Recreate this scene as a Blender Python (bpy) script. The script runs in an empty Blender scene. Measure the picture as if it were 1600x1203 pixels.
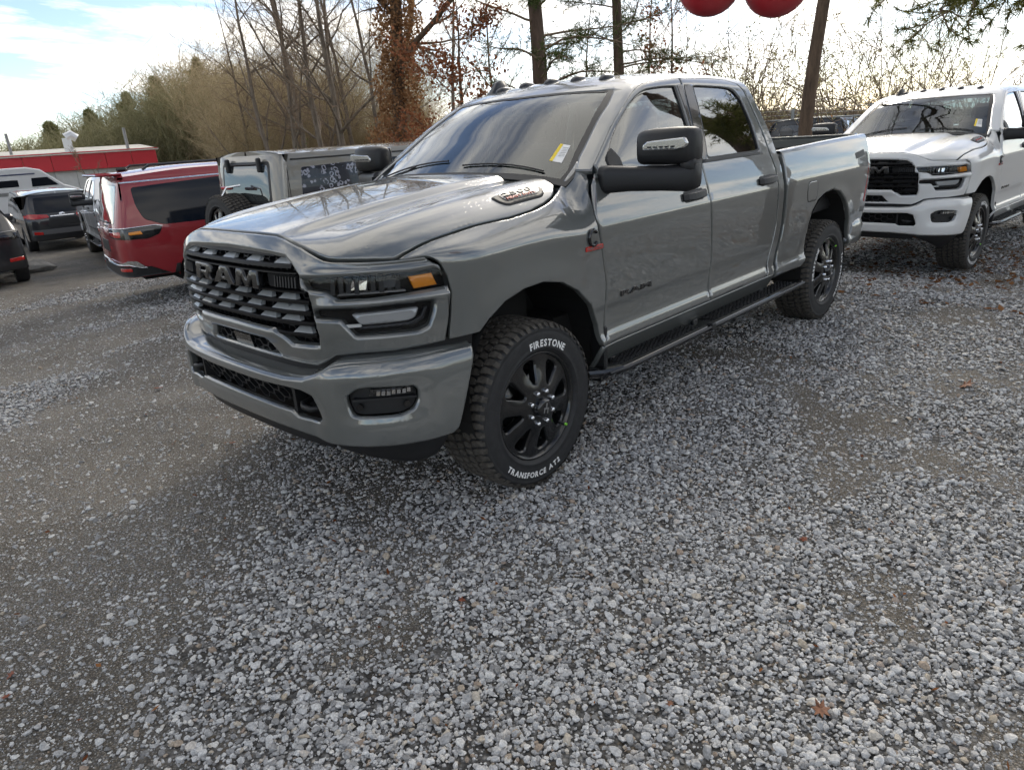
import bpy, math, random
import numpy as np
from mathutils import Vector, Matrix
from mathutils.geometry import delaunay_2d_cdt
random.seed(7)
RNG = np.random.default_rng(7)
SC = bpy.context.scene
COL = SC.collection
R = math.radians

# ------------------------------------------------------------------ camera
CAM_POS = (2.3703, 3.0897, 1.6865)
cam = bpy.data.cameras.new('camera'); cam_ob = bpy.data.objects.new('camera', cam); COL.objects.link(cam_ob)
cam.sensor_fit = 'HORIZONTAL'; cam.sensor_width = 36.0; cam.lens = 1083.24 / 1600 * 36.0
cam.clip_start = 0.05; cam.clip_end = 2000
_r = (-.67774441, .73261372, -.06276662); _d = (.28859791, .18652549, -.93910569); _f = (-.67629414, -.65458795, -.3378474)
cam_ob.matrix_world = Matrix(((_r[0], -_d[0], -_f[0], CAM_POS[0]), (_r[1], -_d[1], -_f[1], CAM_POS[1]), (_r[2], -_d[2], -_f[2], CAM_POS[2]), (0, 0, 0, 1)))
SC.camera = cam_ob

# ------------------------------------------------------------------ sky, sun, exposure
SUN_AZ, SUN_EL = R(-156), R(31)          # direction towards the sun (math azimuth), elevation
world = bpy.data.worlds.new('World'); SC.world = world; world.use_nodes = True
nt = world.node_tree; nt.nodes.clear()
N = nt.nodes.new; L = nt.links.new
out = N('ShaderNodeOutputWorld'); bg = N('ShaderNodeBackground'); bg.inputs[1].default_value = 0.085
sky = N('ShaderNodeTexSky'); sky.sky_type = 'NISHITA'; sky.sun_disc = False
sky.sun_elevation = SUN_EL; sky.sun_rotation = math.pi / 2 - SUN_AZ; sky.air_density = 0.75; sky.dust_density = 0.40; sky.ozone_density = 1.0
tc = N('ShaderNodeTexCoord'); sep = N('ShaderNodeSeparateXYZ'); L(tc.outputs['Generated'], sep.inputs[0])
den = N('ShaderNodeMath'); den.operation = 'ADD'; den.inputs[1].default_value = .16; L(sep.outputs[2], den.inputs[0])
dx = N('ShaderNodeMath'); dx.operation = 'DIVIDE'; L(sep.outputs[0], dx.inputs[0]); L(den.outputs[0], dx.inputs[1])
dy = N('ShaderNodeMath'); dy.operation = 'DIVIDE'; L(sep.outputs[1], dy.inputs[0]); L(den.outputs[0], dy.inputs[1])
cmb = N('ShaderNodeCombineXYZ'); L(dx.outputs[0], cmb.inputs[0]); L(dy.outputs[0], cmb.inputs[1])
mp = N('ShaderNodeMapping'); mp.inputs['Rotation'].default_value = (0, 0, R(25)); mp.inputs['Scale'].default_value = (.55, 1.25, 1); L(cmb.outputs[0], mp.inputs[0])
n1 = N('ShaderNodeTexNoise'); n1.inputs['Scale'].default_value = 1.15; n1.inputs['Detail'].default_value = 9; n1.inputs['Roughness'].default_value = .62; n1.inputs['Distortion'].default_value = .35; L(mp.outputs[0], n1.inputs['Vector'])
ramp = N('ShaderNodeValToRGB'); ramp.color_ramp.elements[0].position = .44; ramp.color_ramp.elements[1].position = .60; L(n1.outputs[0], ramp.inputs[0])
cl = N('ShaderNodeMath'); cl.operation = 'MULTIPLY'; cl.inputs[1].default_value = .93; L(ramp.outputs[0], cl.inputs[0])
# thin cloud: brighter than the blue behind it, tinted by the sky it hangs in
bw = N('ShaderNodeRGBToBW'); L(sky.outputs[0], bw.inputs[0])
cmul = N('ShaderNodeMath'); cmul.operation = 'MULTIPLY'; cmul.inputs[1].default_value = 0.15; L(bw.outputs[0], cmul.inputs[0])
cadd = N('ShaderNodeMath'); cadd.operation = 'ADD'; cadd.inputs[1].default_value = 10.6; L(cmul.outputs[0], cadd.inputs[0])
ccol = N('ShaderNodeMixRGB'); ccol.blend_type = 'MULTIPLY'; ccol.inputs[0].default_value = 1; L(cadd.outputs[0], ccol.inputs[1]); ccol.inputs[2].default_value = (1, .955, .875, 1)
mixc = N('ShaderNodeMixRGB'); L(cl.outputs[0], mixc.inputs[0]); L(sky.outputs[0], mixc.inputs[1]); L(ccol.outputs[0], mixc.inputs[2])
L(mixc.outputs[0], bg.inputs[0]); L(bg.outputs[0], out.inputs[0])

sun = bpy.data.lights.new('sun', 'SUN'); sun.energy = 1.1; sun.angle = R(20); sun.color = (1, .91, .77)
sun_ob = bpy.data.objects.new('sun', sun); COL.objects.link(sun_ob)
sd = Vector((math.cos(SUN_EL) * math.cos(SUN_AZ), math.cos(SUN_EL) * math.sin(SUN_AZ), math.sin(SUN_EL)))
sun_ob.rotation_euler = sd.to_track_quat('Z', 'Y').to_euler(); sun_ob.location = sd * 60
vs = SC.view_settings; vs.view_transform = 'Standard'; vs.look = 'None'; vs.exposure = 1.12; vs.gamma = 1; vs.use_curve_mapping = False
SC.cycles.max_bounces = 6; SC.cycles.diffuse_bounces = 2; SC.cycles.glossy_bounces = 4; SC.cycles.use_adaptive_sampling = True; SC.cycles.adaptive_threshold = .05; SC.cycles.transparent_max_bounces = 16; SC.cycles.caustics_reflective = False; SC.cycles.caustics_refractive = False
SC.cycles.use_denoising = True

# ------------------------------------------------------------------ materials
MATS = {}
def mat(name, col, rough=.5, metal=0, coat=0, spec=.5, bump=None, var=None, emit=None, trans=0, ior=1.45):
    """col: linear rgb; bump=(scale,strength,dist); var=(scale,amount,detail) darkens/lightens the colour with noise"""
    m = bpy.data.materials.new(name); m.use_nodes = True; MATS[name] = m
    t = m.node_tree; b = t.nodes['Principled BSDF']
    b.inputs['Base Color'].default_value = (*col, 1); b.inputs['Roughness'].default_value = rough; b.inputs['Metallic'].default_value = metal
    b.inputs['Coat Weight'].default_value = coat; b.inputs['Coat Roughness'].default_value = .025; b.inputs['Specular IOR Level'].default_value = spec
    b.inputs['Transmission Weight'].default_value = trans; b.inputs['IOR'].default_value = ior
    tcn = t.nodes.new('ShaderNodeTexCoord')
    if var:
        n = t.nodes.new('ShaderNodeTexNoise'); n.inputs['Scale'].default_value = var[0]; n.inputs['Detail'].default_value = var[2] if len(var) > 2 else 6
        t.links.new(tcn.outputs['Object'], n.inputs['Vector'])
        r = t.nodes.new('ShaderNodeMapRange'); r.inputs[1].default_value = .3; r.inputs[2].default_value = .7; r.inputs[3].default_value = 1 - var[1]; r.inputs[4].default_value = 1 + var[1]
        t.links.new(n.outputs[0], r.inputs[0])
        mm = t.nodes.new('ShaderNodeMixRGB'); mm.blend_type = 'MULTIPLY'; mm.inputs[0].default_value = 1; mm.inputs[1].default_value = (*col, 1)
        t.links.new(r.outputs[0], mm.inputs[2]); t.links.new(mm.outputs[0], b.inputs['Base Color'])
    if bump:
        n = t.nodes.new('ShaderNodeTexNoise'); n.inputs['Scale'].default_value = bump[0]; n.inputs['Detail'].default_value = 4
        t.links.new(tcn.outputs['Object'], n.inputs['Vector'])
        bp = t.nodes.new('ShaderNodeBump'); bp.inputs['Strength'].default_value = bump[1]; bp.inputs['Distance'].default_value = bump[2]
        t.links.new(n.outputs[0], bp.inputs['Height']); t.links.new(bp.outputs[0], b.inputs['Normal'])
    if emit:
        b.inputs['Emission Color'].default_value = (*emit[0], 1); b.inputs['Emission Strength'].default_value = emit[1]
    return m
def paint(name, col, drops=True, metal=0.0, dirt=.35):
    """glossy car paint: clear coat, very slight orange peel, beads of water, road film low down"""
    m = mat(name, col, .38, metal, 1.0, .5)
    m.node_tree.nodes['Principled BSDF'].inputs['Coat IOR'].default_value = 2.05 if drops else 1.5
    t = m.node_tree; b = t.nodes['Principled BSDF']; n = t.nodes.new; l = t.links.new
    tcn = n('ShaderNodeTexCoord')
    if drops:
        v = n('ShaderNodeTexVoronoi'); v.inputs['Scale'].default_value = 62; v.inputs['Randomness'].default_value = 1; l(tcn.outputs['Object'], v.inputs['Vector'])
        rr = n('ShaderNodeMapRange'); rr.inputs[1].default_value = .13; rr.inputs[2].default_value = .30; rr.inputs[3].default_value = 1; rr.inputs[4].default_value = 0; l(v.outputs['Distance'], rr.inputs[0])
        nz = n('ShaderNodeTexNoise'); nz.inputs['Scale'].default_value = 9; nz.inputs['Detail'].default_value = 3; l(tcn.outputs['Object'], nz.inputs['Vector'])
        r2 = n('ShaderNodeMapRange'); r2.inputs[1].default_value = .50; r2.inputs[2].default_value = .60; l(nz.outputs[0], r2.inputs[0])
        mu = n('ShaderNodeMath'); mu.operation = 'MULTIPLY'; l(rr.outputs[0], mu.inputs[0]); l(r2.outputs[0], mu.inputs[1])
        geo = n('ShaderNodeNewGeometry'); sx = n('ShaderNodeSeparateXYZ'); l(geo.outputs['Normal'], sx.inputs[0])
        up = n('ShaderNodeMapRange'); up.inputs[1].default_value = -.1; up.inputs[2].default_value = .7; up.inputs[3].default_value = .25; up.inputs[4].default_value = 1; l(sx.outputs[2], up.inputs[0])
        m2 = n('ShaderNodeMath'); m2.operation = 'MULTIPLY'; l(mu.outputs[0], m2.inputs[0]); l(up.outputs[0], m2.inputs[1])
        bp = n('ShaderNodeBump'); bp.inputs['Strength'].default_value = .30; bp.inputs['Distance'].default_value = .0012; l(m2.outputs[0], bp.inputs['Height'])
        l(bp.outputs[0], b.inputs['Coat Normal'])
    # road film: dusty towards streaky patches, own shape
    nz2 = n('ShaderNodeTexNoise'); nz2.inputs['Scale'].default_value = 5; nz2.inputs['Detail'].default_value = 8; nz2.inputs['Roughness'].default_value = .7; l(tcn.outputs['Object'], nz2.inputs['Vector'])
    r3 = n('ShaderNodeMapRange'); r3.inputs[1].default_value = .45; r3.inputs[2].default_value = .8; r3.inputs[3].default_value = .010; r3.inputs[4].default_value = .010 + .06 * dirt; l(nz2.outputs[0], r3.inputs[0])
    l(r3.outputs[0], b.inputs['Coat Roughness'])
    return m
def glass(name, tint, refl=1.25, ior=1.5):
    m = bpy.data.materials.new(name); m.use_nodes = True; MATS[name] = m; t = m.node_tree; t.nodes.clear()
    o = t.nodes.new('ShaderNodeOutputMaterial'); tr = t.nodes.new('ShaderNodeBsdfTransparent'); tr.inputs[0].default_value = (*tint, 1)
    g = t.nodes.new('ShaderNodeBsdfGlossy'); g.inputs['Roughness'].default_value = .015; g.inputs[0].default_value = (.95, .98, 1, 1)
    f = t.nodes.new('ShaderNodeFresnel'); f.inputs[0].default_value = ior
    mu = t.nodes.new('ShaderNodeMath'); mu.operation = 'MULTIPLY'; mu.use_clamp = True; mu.inputs[1].default_value = refl; t.links.new(f.outputs[0], mu.inputs[0])
    mx = t.nodes.new('ShaderNodeMixShader'); t.links.new(mu.outputs[0], mx.inputs[0]); t.links.new(tr.outputs[0], mx.inputs[1]); t.links.new(g.outputs[0], mx.inputs[2]); t.links.new(mx.outputs[0], o.inputs[0])
    return m
PAINT = paint('grey_paint', (.094, .101, .098)); WHITE = paint('white_paint', (.64, .645, .64), False); SILVER = paint('silver_paint', (.58, .59, .60), False, .15)
REDP = paint('dark_red_paint', (.25, .007, .014), False, .1); BLACKP = paint('black_paint', (.006, .007, .010), False); TANP = paint('tan_grey_paint', (.21, .195, .165), False)
M_BP = mat('black_plastic', (.012, .0125, .014), .48, bump=(900, .15, .0004)); M_BG = mat('black_gloss', (.007, .0075, .009), .12, coat=.6)
M_DK = mat('dark_void', (.004, .004, .0045), .8); M_RUB = mat('tyre_rubber', (.017, .0175, .019), .62, bump=(260, .2, .0006), var=(30, .25))
M_TREAD = mat('tread_rubber', (.065, .059, .051), .9, var=(45, .45)); M_RIM = mat('rim_black', (.0065, .007, .008), .22, coat=.5); M_WTXT = mat('tyre_white', (.75, .75, .74), .6)
M_CHR = mat('chrome', (.75, .76, .78), .08, 1.0); M_TRIM = mat('step_trim_metal', (.28, .285, .29), .18, metal=1.0); M_SATIN = mat('satin_grey', (.05, .052, .057), .3, metal=.6); M_TAB = mat('grille_tab_grey', (.27, .285, .29), .4, coat=.4); M_GBAR = mat('grille_bar_black', (.006, .006, .0065), .45, spec=.2); M_LETTER = mat('letter_black', (.012, .0125, .014), .22, metal=.3, coat=.5)
M_AMB = mat('amber_lens', (.80, .27, .012), .25, coat=.7); M_LENS = mat('lamp_reflector', (.48, .49, .5), .18, .9); M_RED = mat('red_lens', (.42, .008, .006), .12, coat=1)
M_REDT = mat('red_badge', (.45, .03, .02), .35); M_LAMPW = mat('lamp_white', (.52, .53, .54), .2, metal=.3, coat=.5); M_INT = mat('interior_dark', (.05, .05, .052), .7); M_SEAT = mat('seat_cloth', (.15, .148, .145), .8)
M_PAPER = mat('paper_white', (.72, .72, .70), .6); M_YEL = mat('paper_yellow', (.75, .55, .03), .6); M_GREEN = mat('valve_green', (.25, .7, .05), .5); M_STEEL = mat('steel_grey', (.25, .25, .25), .5, .6)
M_UNDER = mat('underbody', (.010, .010, .010), .85)
G_WS = glass('windscreen_glass', (.50, .68, .66), 1.45); G_SIDE = glass('side_glass', (.22, .26, .29), 2.6); G_TINT = glass('tinted_glass', (.03, .032, .036), 1.9); G_CLEAR = glass('lamp_glass', (.88, .89, .9), .5); M_LBLK = mat('lamp_black', (.004, .004, .005), .3, spec=.2)

# ------------------------------------------------------------------ mesh helpers
def tag(o, label=None, cat=None, group=None, kind=None):
    if label: o['label'] = label
    if cat: o['category'] = cat
    if group: o['group'] = group
    if kind: o['kind'] = kind
    return o
def empty(name, loc=(0, 0, 0), rz=0, parent=None):
    o = bpy.data.objects.new(name, None); COL.objects.link(o); o.location = loc; o.rotation_euler = (0, 0, rz); o.empty_display_size = .2
    if parent: o.parent = parent
    return o
def mesh_ob(name, verts, faces, m, parent=None, smooth=False, normals=None, mat_idx=None):
    me = bpy.data.meshes.new(name); me.from_pydata(verts, [], faces)
    for mm in (m if isinstance(m, (list, tuple)) else [m]): me.materials.append(mm)
    if mat_idx is not None: me.polygons.foreach_set('material_index', mat_idx)
    if smooth: me.polygons.foreach_set('use_smooth', [True] * len(me.polygons))
    me.update()
    if normals is not None: me.normals_split_custom_set_from_vertices(normals)
    o = bpy.data.objects.new(name, me); COL.objects.link(o)
    if parent: o.parent = parent
    return o
class MB:
    """mesh builder: boxes, tubes, prisms, lathes collected into one mesh"""
    def __init__(s): s.v = []; s.f = []; s.sm = []
    def add(s, v, f, smooth=False):
        k = len(s.v); s.v += [tuple(p) for p in v]; s.f += [tuple(i + k for i in q) for q in f]; s.sm += [smooth] * len(f); return s
    def box(s, c, d, rot=None, bev=0):
        x, y, z = d[0] / 2, d[1] / 2, d[2] / 2
        if bev <= 0:
            v = [(i * x, j * y, k * z) for k in (-1, 1) for j in (-1, 1) for i in (-1, 1)]
            f = [(0, 2, 3, 1), (4, 5, 7, 6), (0, 1, 5, 4), (2, 6, 7, 3), (0, 4, 6, 2), (1, 3, 7, 5)]
        else:
            b = min(bev, x * .98, y * .98, z * .98); v = []; f = []; ix = {}
            for i in (-1, 1):
                for j in (-1, 1):
                    for k in (-1, 1):
                        for a, p in enumerate(((i * x, j * (y - b), k * (z - b)), (i * (x - b), j * y, k * (z - b)), (i * (x - b), j * (y - b), k * z))):
                            ix[i, j, k, a] = len(v); v.append(p)
            for a in range(3):
                for sg in (-1, 1):
                    o1, o2 = [(1, 2), (0, 2), (0, 1)][a]
                    def key(p, q):
                        t = [0, 0, 0]; t[a] = sg; t[o1] = p; t[o2] = q; return (*t, a)
                    q = [ix[key(-1, -1)], ix[key(1, -1)], ix[key(1, 1)], ix[key(-1, 1)]]
                    if (sg < 0) ^ (a == 1): q.reverse()
                    f.append(tuple(q))
            for a in range(3):
                o1, o2 = [(1, 2), (0, 2), (0, 1)][a]
                for p in (-1, 1):
                    for q in (-1, 1):
                        def key(t, ax):
                            w = [0, 0, 0]; w[a] = t; w[o1] = p; w[o2] = q; return (*w, ax)
                        f.append((ix[key(-1, o1)], ix[key(1, o1)], ix[key(1, o2)], ix[key(-1, o2)]))
            for i in (-1, 1):
                for j in (-1, 1):
                    for k in (-1, 1): f.append((ix[i, j, k, 0], ix[i, j, k, 1], ix[i, j, k, 2]))
        M = rot if rot is not None else Matrix.Identity(3)
        return s.add([tuple(M @ Vector(p) + Vector(c)) for p in v], f)
    def tube(s, pts, r, n=8, cap=True, smooth=True):
        pts = [Vector(p) for p in pts]; rs = r if isinstance(r, (list, tuple)) else [r] * len(pts); v = []; f = []
        up = None
        for i, p in enumerate(pts):
            t = (pts[min(i + 1, len(pts) - 1)] - pts[max(i - 1, 0)]).normalized()
            if up is None: up = Vector((0, 0, 1)) if abs(t.z) < .9 else Vector((1, 0, 0))
            a = t.cross(up).normalized(); b = a.cross(t).normalized(); up = b
            for k in range(n):
                w = 2 * math.pi * k / n; v.append(p + a * math.cos(w) * rs[i] + b * math.sin(w) * rs[i])
        for i in range(len(pts) - 1):
            for k in range(n): f.append((i * n + k, i * n + (k + 1) % n, (i + 1) * n + (k + 1) % n, (i + 1) * n + k))
        s.add(v, f, smooth)
        if cap: s.add([v[k] for k in range(n)], [tuple(range(n))]); s.add(v[-n:], [tuple(reversed(range(n)))])
        return s
    def prism(s, poly, fn, t0, t1):
        """poly: 2d points; fn(u,v,t)->3d; t0 back, t1 front"""
        n = len(poly); v = [fn(u, w, t0) for u, w in poly] + [fn(u, w, t1) for u, w in poly]
        f = [(i, (i + 1) % n, n + (i + 1) % n, n + i) for i in range(n)] + [tuple(range(n - 1, -1, -1)), tuple(range(n, 2 * n))]
        return s.add(v, f)
    def lathe(s, prof, n, fn, smooth=True, closed=False):
        """prof: (r,h) list; fn(a,b,h)->3d with a,b in the wheel plane"""
        k = len(prof); v = []
        for i in range(n):
            w = 2 * math.pi * i / n
            for r, h in prof: v.append(fn(r * math.cos(w), r * math.sin(w), h))
        f = []
        for i in range(n):
            for j in range(k if closed else k - 1):
                a = i * k + j; b = i * k + (j + 1) % k; c = ((i + 1) % n) * k + (j + 1) % k; d = ((i + 1) % n) * k + j
                f.append((a, b, c, d))
        return s.add(v, f, smooth)
    def build(s, name, m, parent=None):
        o = mesh_ob(name, s.v, s.f, m, parent)
        o.data.polygons.foreach_set('use_smooth', s.sm); return o
def mesh_from(o): return o.data
def again(o, name, parent, loc=None, rot=None, scale=None):
    c = bpy.data.objects.new(name, o.data); COL.objects.link(c); c.parent = parent
    if loc: c.location = loc
    if rot: c.rotation_euler = rot
    if scale: c.scale = scale
    return c
def copy_tree(o, parent=None, swap=None, skip=()):
    c = o.copy(); COL.objects.link(c); c.parent = parent
    if swap and c.type == 'MESH':
        for i, sl in enumerate(c.material_slots):
            m = o.data.materials[i]
            if m in swap: sl.link = 'OBJECT'; sl.material = swap[m]
    for ch in o.children:
        if ch.name.split('.')[0] not in skip: copy_tree(ch, c, swap, skip)
    return c
def pip(P, poly):
    x, y = P[:, 0], P[:, 1]; ins = np.zeros(len(P), bool); n = len(poly)
    for i in range(n):
        x1, y1 = poly[i]; x2, y2 = poly[(i + 1) % n]
        if y1 == y2: continue
        c = ((y1 > y) != (y2 > y)) & (x < (x2 - x1) * (y - y1) / (y2 - y1) + x1); ins ^= c
    return ins
def resample(poly, step):
    o = []
    n = len(poly)
    for i in range(n):
        a = poly[i]; b = poly[(i + 1) % n]; l = math.hypot(b[0] - a[0], b[1] - a[1]); k = max(1, int(math.ceil(l / step)))
        for j in range(k): o.append((a[0] + (b[0] - a[0]) * j / k, a[1] + (b[1] - a[1]) * j / k))
    return o
def rounded(poly, r, n=4):
    """round the corners of a polygon"""
    o = []; m = len(poly)
    for i in range(m):
        p0, p1, p2 = Vector(poly[i - 1]), Vector(poly[i]), Vector(poly[(i + 1) % m])
        a = (p0 - p1); b = (p2 - p1); rr = min(r, a.length * .45, b.length * .45)
        if rr < 1e-5: o.append(tuple(p1)); continue
        A = p1 + a.normalized() * rr; B_ = p1 + b.normalized() * rr
        for k in range(n + 1):
            t = k / n; o.append(tuple(A * (1 - t) ** 2 + p1 * 2 * t * (1 - t) + B_ * t * t))
    return o
def mirror_poly(half):
    """half outline from centre to centre, first coordinate is the mirrored one"""
    return list(half) + [(-a, b) for a, b in reversed(half) if abs(a) > 1e-6]
def patch(name, outer, fn, m, parent, holes=(), step=.05, sc=(1, 1), out=(0, 0, 1), roll=(.010, .006), hroll=None, skirt=.015, mirror=False, smooth=True, inset=.0):
    """a curved sheet: the outline (with holes) is filled in parameter space and laid on the surface fn(u,v), its edges
    rolled over and turned in by `skirt`. sc scales the two parameters to metres."""
    sx, sy = sc
    def prep(poly, st): return resample([(a * sx, b * sy) for a, b in poly], st)
    O = prep(outer, step); HS = [prep(h, step * .7) for h in holes]
    loops = [O] + HS
    pts = []; edges = []; loopidx = []
    for lp in loops:
        k = len(pts); n = len(lp); pts += lp; edges += [(k + i, k + (i + 1) % n) for i in range(n)]; loopidx.append(list(range(k, k + n)))
    nb = len(pts)
    extra = []
    # rings along the rolled edges
    for li, lp in enumerate(loops):
        rw = (roll if li == 0 else (hroll or roll))[0]
        if rw <= 0: continue
        A = np.array(lp); T = np.roll(A, -1, 0) - np.roll(A, 1, 0); T /= np.maximum(1e-9, np.linalg.norm(T, axis=1))[:, None]
        Nn = np.stack([-T[:, 1], T[:, 0]], 1)
        area = .5 * np.sum(A[:, 0] * np.roll(A[:, 1], -1) - np.roll(A[:, 0], -1) * A[:, 1])
        sg = 1 if area > 0 else -1
        if li > 0: sg = -sg
        for fr in (.3, .65, 1.0): extra.append(A + Nn * sg * rw * fr)
    A0 = np.array(O); lo = A0.min(0); hi = A0.max(0)
    gx = np.arange(lo[0] + step * .5, hi[0], step); gy = np.arange(lo[1] + step * .5, hi[1], step)
    if len(gx) and len(gy):
        G = np.stack(np.meshgrid(gx, gy, indexing='ij'), -1).reshape(-1, 2)
    else: G = np.zeros((0, 2))
    segs = np.array([(pts[a][0], pts[a][1], pts[b][0], pts[b][1]) for a, b in edges])
    def dist(P):
        """distance to nearest edge, its direction (pointing away from the edge) and loop kind"""
        D = np.full(len(P), 1e9); W = np.zeros((len(P), 2)); K = np.zeros(len(P), int)
        cut = len(loops[0])
        for i, (x1, y1, x2, y2) in enumerate(segs):
            d = np.array((x2 - x1, y2 - y1)); l2 = max(1e-12, d @ d); t = np.clip(((P - (x1, y1)) @ d) / l2, 0, 1)
            q = P - ((x1, y1) + t[:, None] * d); r = np.hypot(q[:, 0], q[:, 1]); b = r < D
            D[b] = r[b]; W[b] = q[b]; K[b] = 0 if i < cut else 1
        W /= np.maximum(1e-9, D)[:, None]
        return D, W, K
    E = np.concatenate(extra) if extra else np.zeros((0, 2))
    def inside(P, eps):
        ins = pip(P, O)
        for h in HS: ins &= ~pip(P, h)
        if len(P): ins &= dist(P)[0] > eps
        return ins
    if len(E): E = E[inside(E, min(.0015, max(.0005, roll[0] * .2)))]
    if len(G): G = G[inside(G, max(step * .45, roll[0] * 1.15))]
    allp = [Vector(q) for q in pts] + [Vector(q) for q in E] + [Vector(q) for q in G]
    vo, _, fo, ov, _, _ = delaunay_2d_cdt(allp, edges, [], 0, 1e-6)
    P = np.array([(v[0], v[1]) for v in vo]); F_ = np.array([f for f in fo if len(f) == 3])
    cen = P[F_].mean(1); ok = pip(cen, O)
    for h in HS: ok &= ~pip(cen, h)
    F_ = F_[ok]
    D, W, K = dist(P)
    ym = -1 if mirror else 1
    V = []; NR = []
    e = 1e-3; od = Vector(out)
    # a common orientation sign from the middle of the sheet
    ssum = 0; base = []
    for (a, b) in P:
        p = Vector(fn(a / sx, b / sy)); pu = Vector(fn((a + e) / sx, b / sy)); pv = Vector(fn(a / sx, (b + e) / sy))
        du = (pu - p); dv = (pv - p); n = du.cross(dv)
        n = n.normalized() if n.length > 1e-12 else Vector(out)
        base.append((p, n, du, dv)); ssum += n.dot(od)
    sg = 1 if ssum >= 0 else -1
    hr = hroll or roll
    for i, (p, n, du, dv) in enumerate(base):
        n = n * sg; w, dp = (roll if K[i] == 0 else hr)
        if w > 0 and D[i] < w:
            t = 1 - D[i] / w; g = (du * W[i][0] + dv * W[i][1])
            if D[i] < 1e-6: g = Vector((0, 0, 0))
            if g.length > 1e-12: g.normalize()
            p = p - n * (dp * t * t); n2 = (n - g * (2 * dp / w * t)).normalized(); n = n2
        V.append((p.x, p.y * ym, p.z)); NR.append((n.x, n.y * ym, n.z))
    # boundary normals: tilt outwards using neighbours' mean inward direction
    inv = {}
    for new, olds in enumerate(ov):
        for o_ in olds:
            if o_ < nb: inv[o_] = new
    faces = [tuple(int(q) for q in f) for f in F_]
    if len(faces):
        vote = 0
        for f in faces[::7]:
            a, b, c = (Vector(V[i]) for i in f); bn = base[f[0]][1] * sg; vote += (b - a).cross(c - a).dot(Vector((bn.x, bn.y * ym, bn.z)))
        flipped = vote < 0
        if flipped: faces = [(f[0], f[2], f[1]) for f in faces]
    if skirt > 0:
        for li, idx in enumerate(loopidx):
            ring = [inv.get(i) for i in idx]; ring = [r for r in ring if r is not None]; n = len(ring)
            w, dp = (roll if li == 0 else hr)
            cpt = []
            for k in range(n):
                i = ring[k]; p, nn, _, _ = base[i]; nn = nn * sg; q = p - nn * (dp + skirt)
                prv = Vector(V[ring[k - 1]]); nxt = Vector(V[ring[(k + 1) % n]]); t = (nxt - prv)
                nv = Vector((nn.x, nn.y * ym, nn.z)); side = t.cross(nv)
                side = side.normalized() if side.length > 1e-12 else nv
                cpt.append((Vector((q.x, q.y * ym, q.z)), side))
            # outward side: away from the sheet
            i0 = ring[0]; ctr = Vector(V[i0])
            adj = [Vector(V[j]) for f in faces if i0 in f for j in f]
            cm = sum(adj, Vector()) / max(1, len(adj))
            s2 = 1 if cpt[0][1].dot(ctr - cm) > 0 else -1
            k0 = len(V)
            for k in range(n):
                i = ring[k]; sd_ = cpt[k][1] * s2
                if w > 0: NR[i] = tuple((Vector(NR[i]) + sd_ * .9).normalized())
                V.append(V[i]); NR.append(tuple((Vector(NR[i]) * .4 + sd_).normalized()) if w > 0 else tuple(sd_)); V.append(tuple(cpt[k][0])); NR.append(tuple(sd_))
            for k in range(n):
                a = k0 + 2 * k; b = k0 + 2 * ((k + 1) % n); q = (a, b, b + 1, a + 1)
                fn_ = (Vector(V[q[1]]) - Vector(V[q[0]])).cross(Vector(V[q[3]]) - Vector(V[q[0]]))
                if fn_.dot(Vector(NR[a + 1])) < 0: q = q[::-1]
                faces.append(q)
    return mesh_ob(name, V, faces, m, parent, smooth, NR)
def text_mesh(s, size=1.0, depth=.1, bevel=0.0, bold=0.0):
    c = bpy.data.curves.new('txt', 'FONT'); c.body = s; c.size = size; c.extrude = depth; c.bevel_depth = bevel; c.align_x = 'CENTER'; c.align_y = 'CENTER'; c.offset = bold; c.resolution_u = 3
    o = bpy.data.objects.new('txt', c); COL.objects.link(o); bpy.context.view_layer.update()
    me = bpy.data.meshes.new_from_object(o.evaluated_get(bpy.context.evaluated_depsgraph_get()))
    bpy.data.objects.remove(o); v = np.array([tuple(q.co) for q in me.vertices]); f = [tuple(p.vertices) for p in me.polygons]; bpy.data.meshes.remove(me)
    return v, f
def place_text(name, s, mtl, parent, origin, right, up, width=None, height=None, depth=.004, bold=0.0, slant=0.0):
    v, f = text_mesh(s, 1.0, .5, 0, bold)
    lo, hi = v.min(0), v.max(0); v = v - (lo + hi) / 2; d = hi - lo
    kx = width / d[0] if width else height / d[1]; ky = height / d[1] if height else kx
    o = Vector(origin); r = Vector(right).normalized(); u = Vector(up).normalized(); n = r.cross(u)
    W = [tuple(o + r * (p[0] * kx + slant * p[1] * ky) + u * (p[1] * ky) + n * (p[2] / d[2] * depth)) for p in v]
    return mesh_ob(name, W, f, mtl, parent)
# ------------------------------------------------------------------ surfaces of the pickup (x forward, y left, z up, front axle at x=0)

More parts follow.
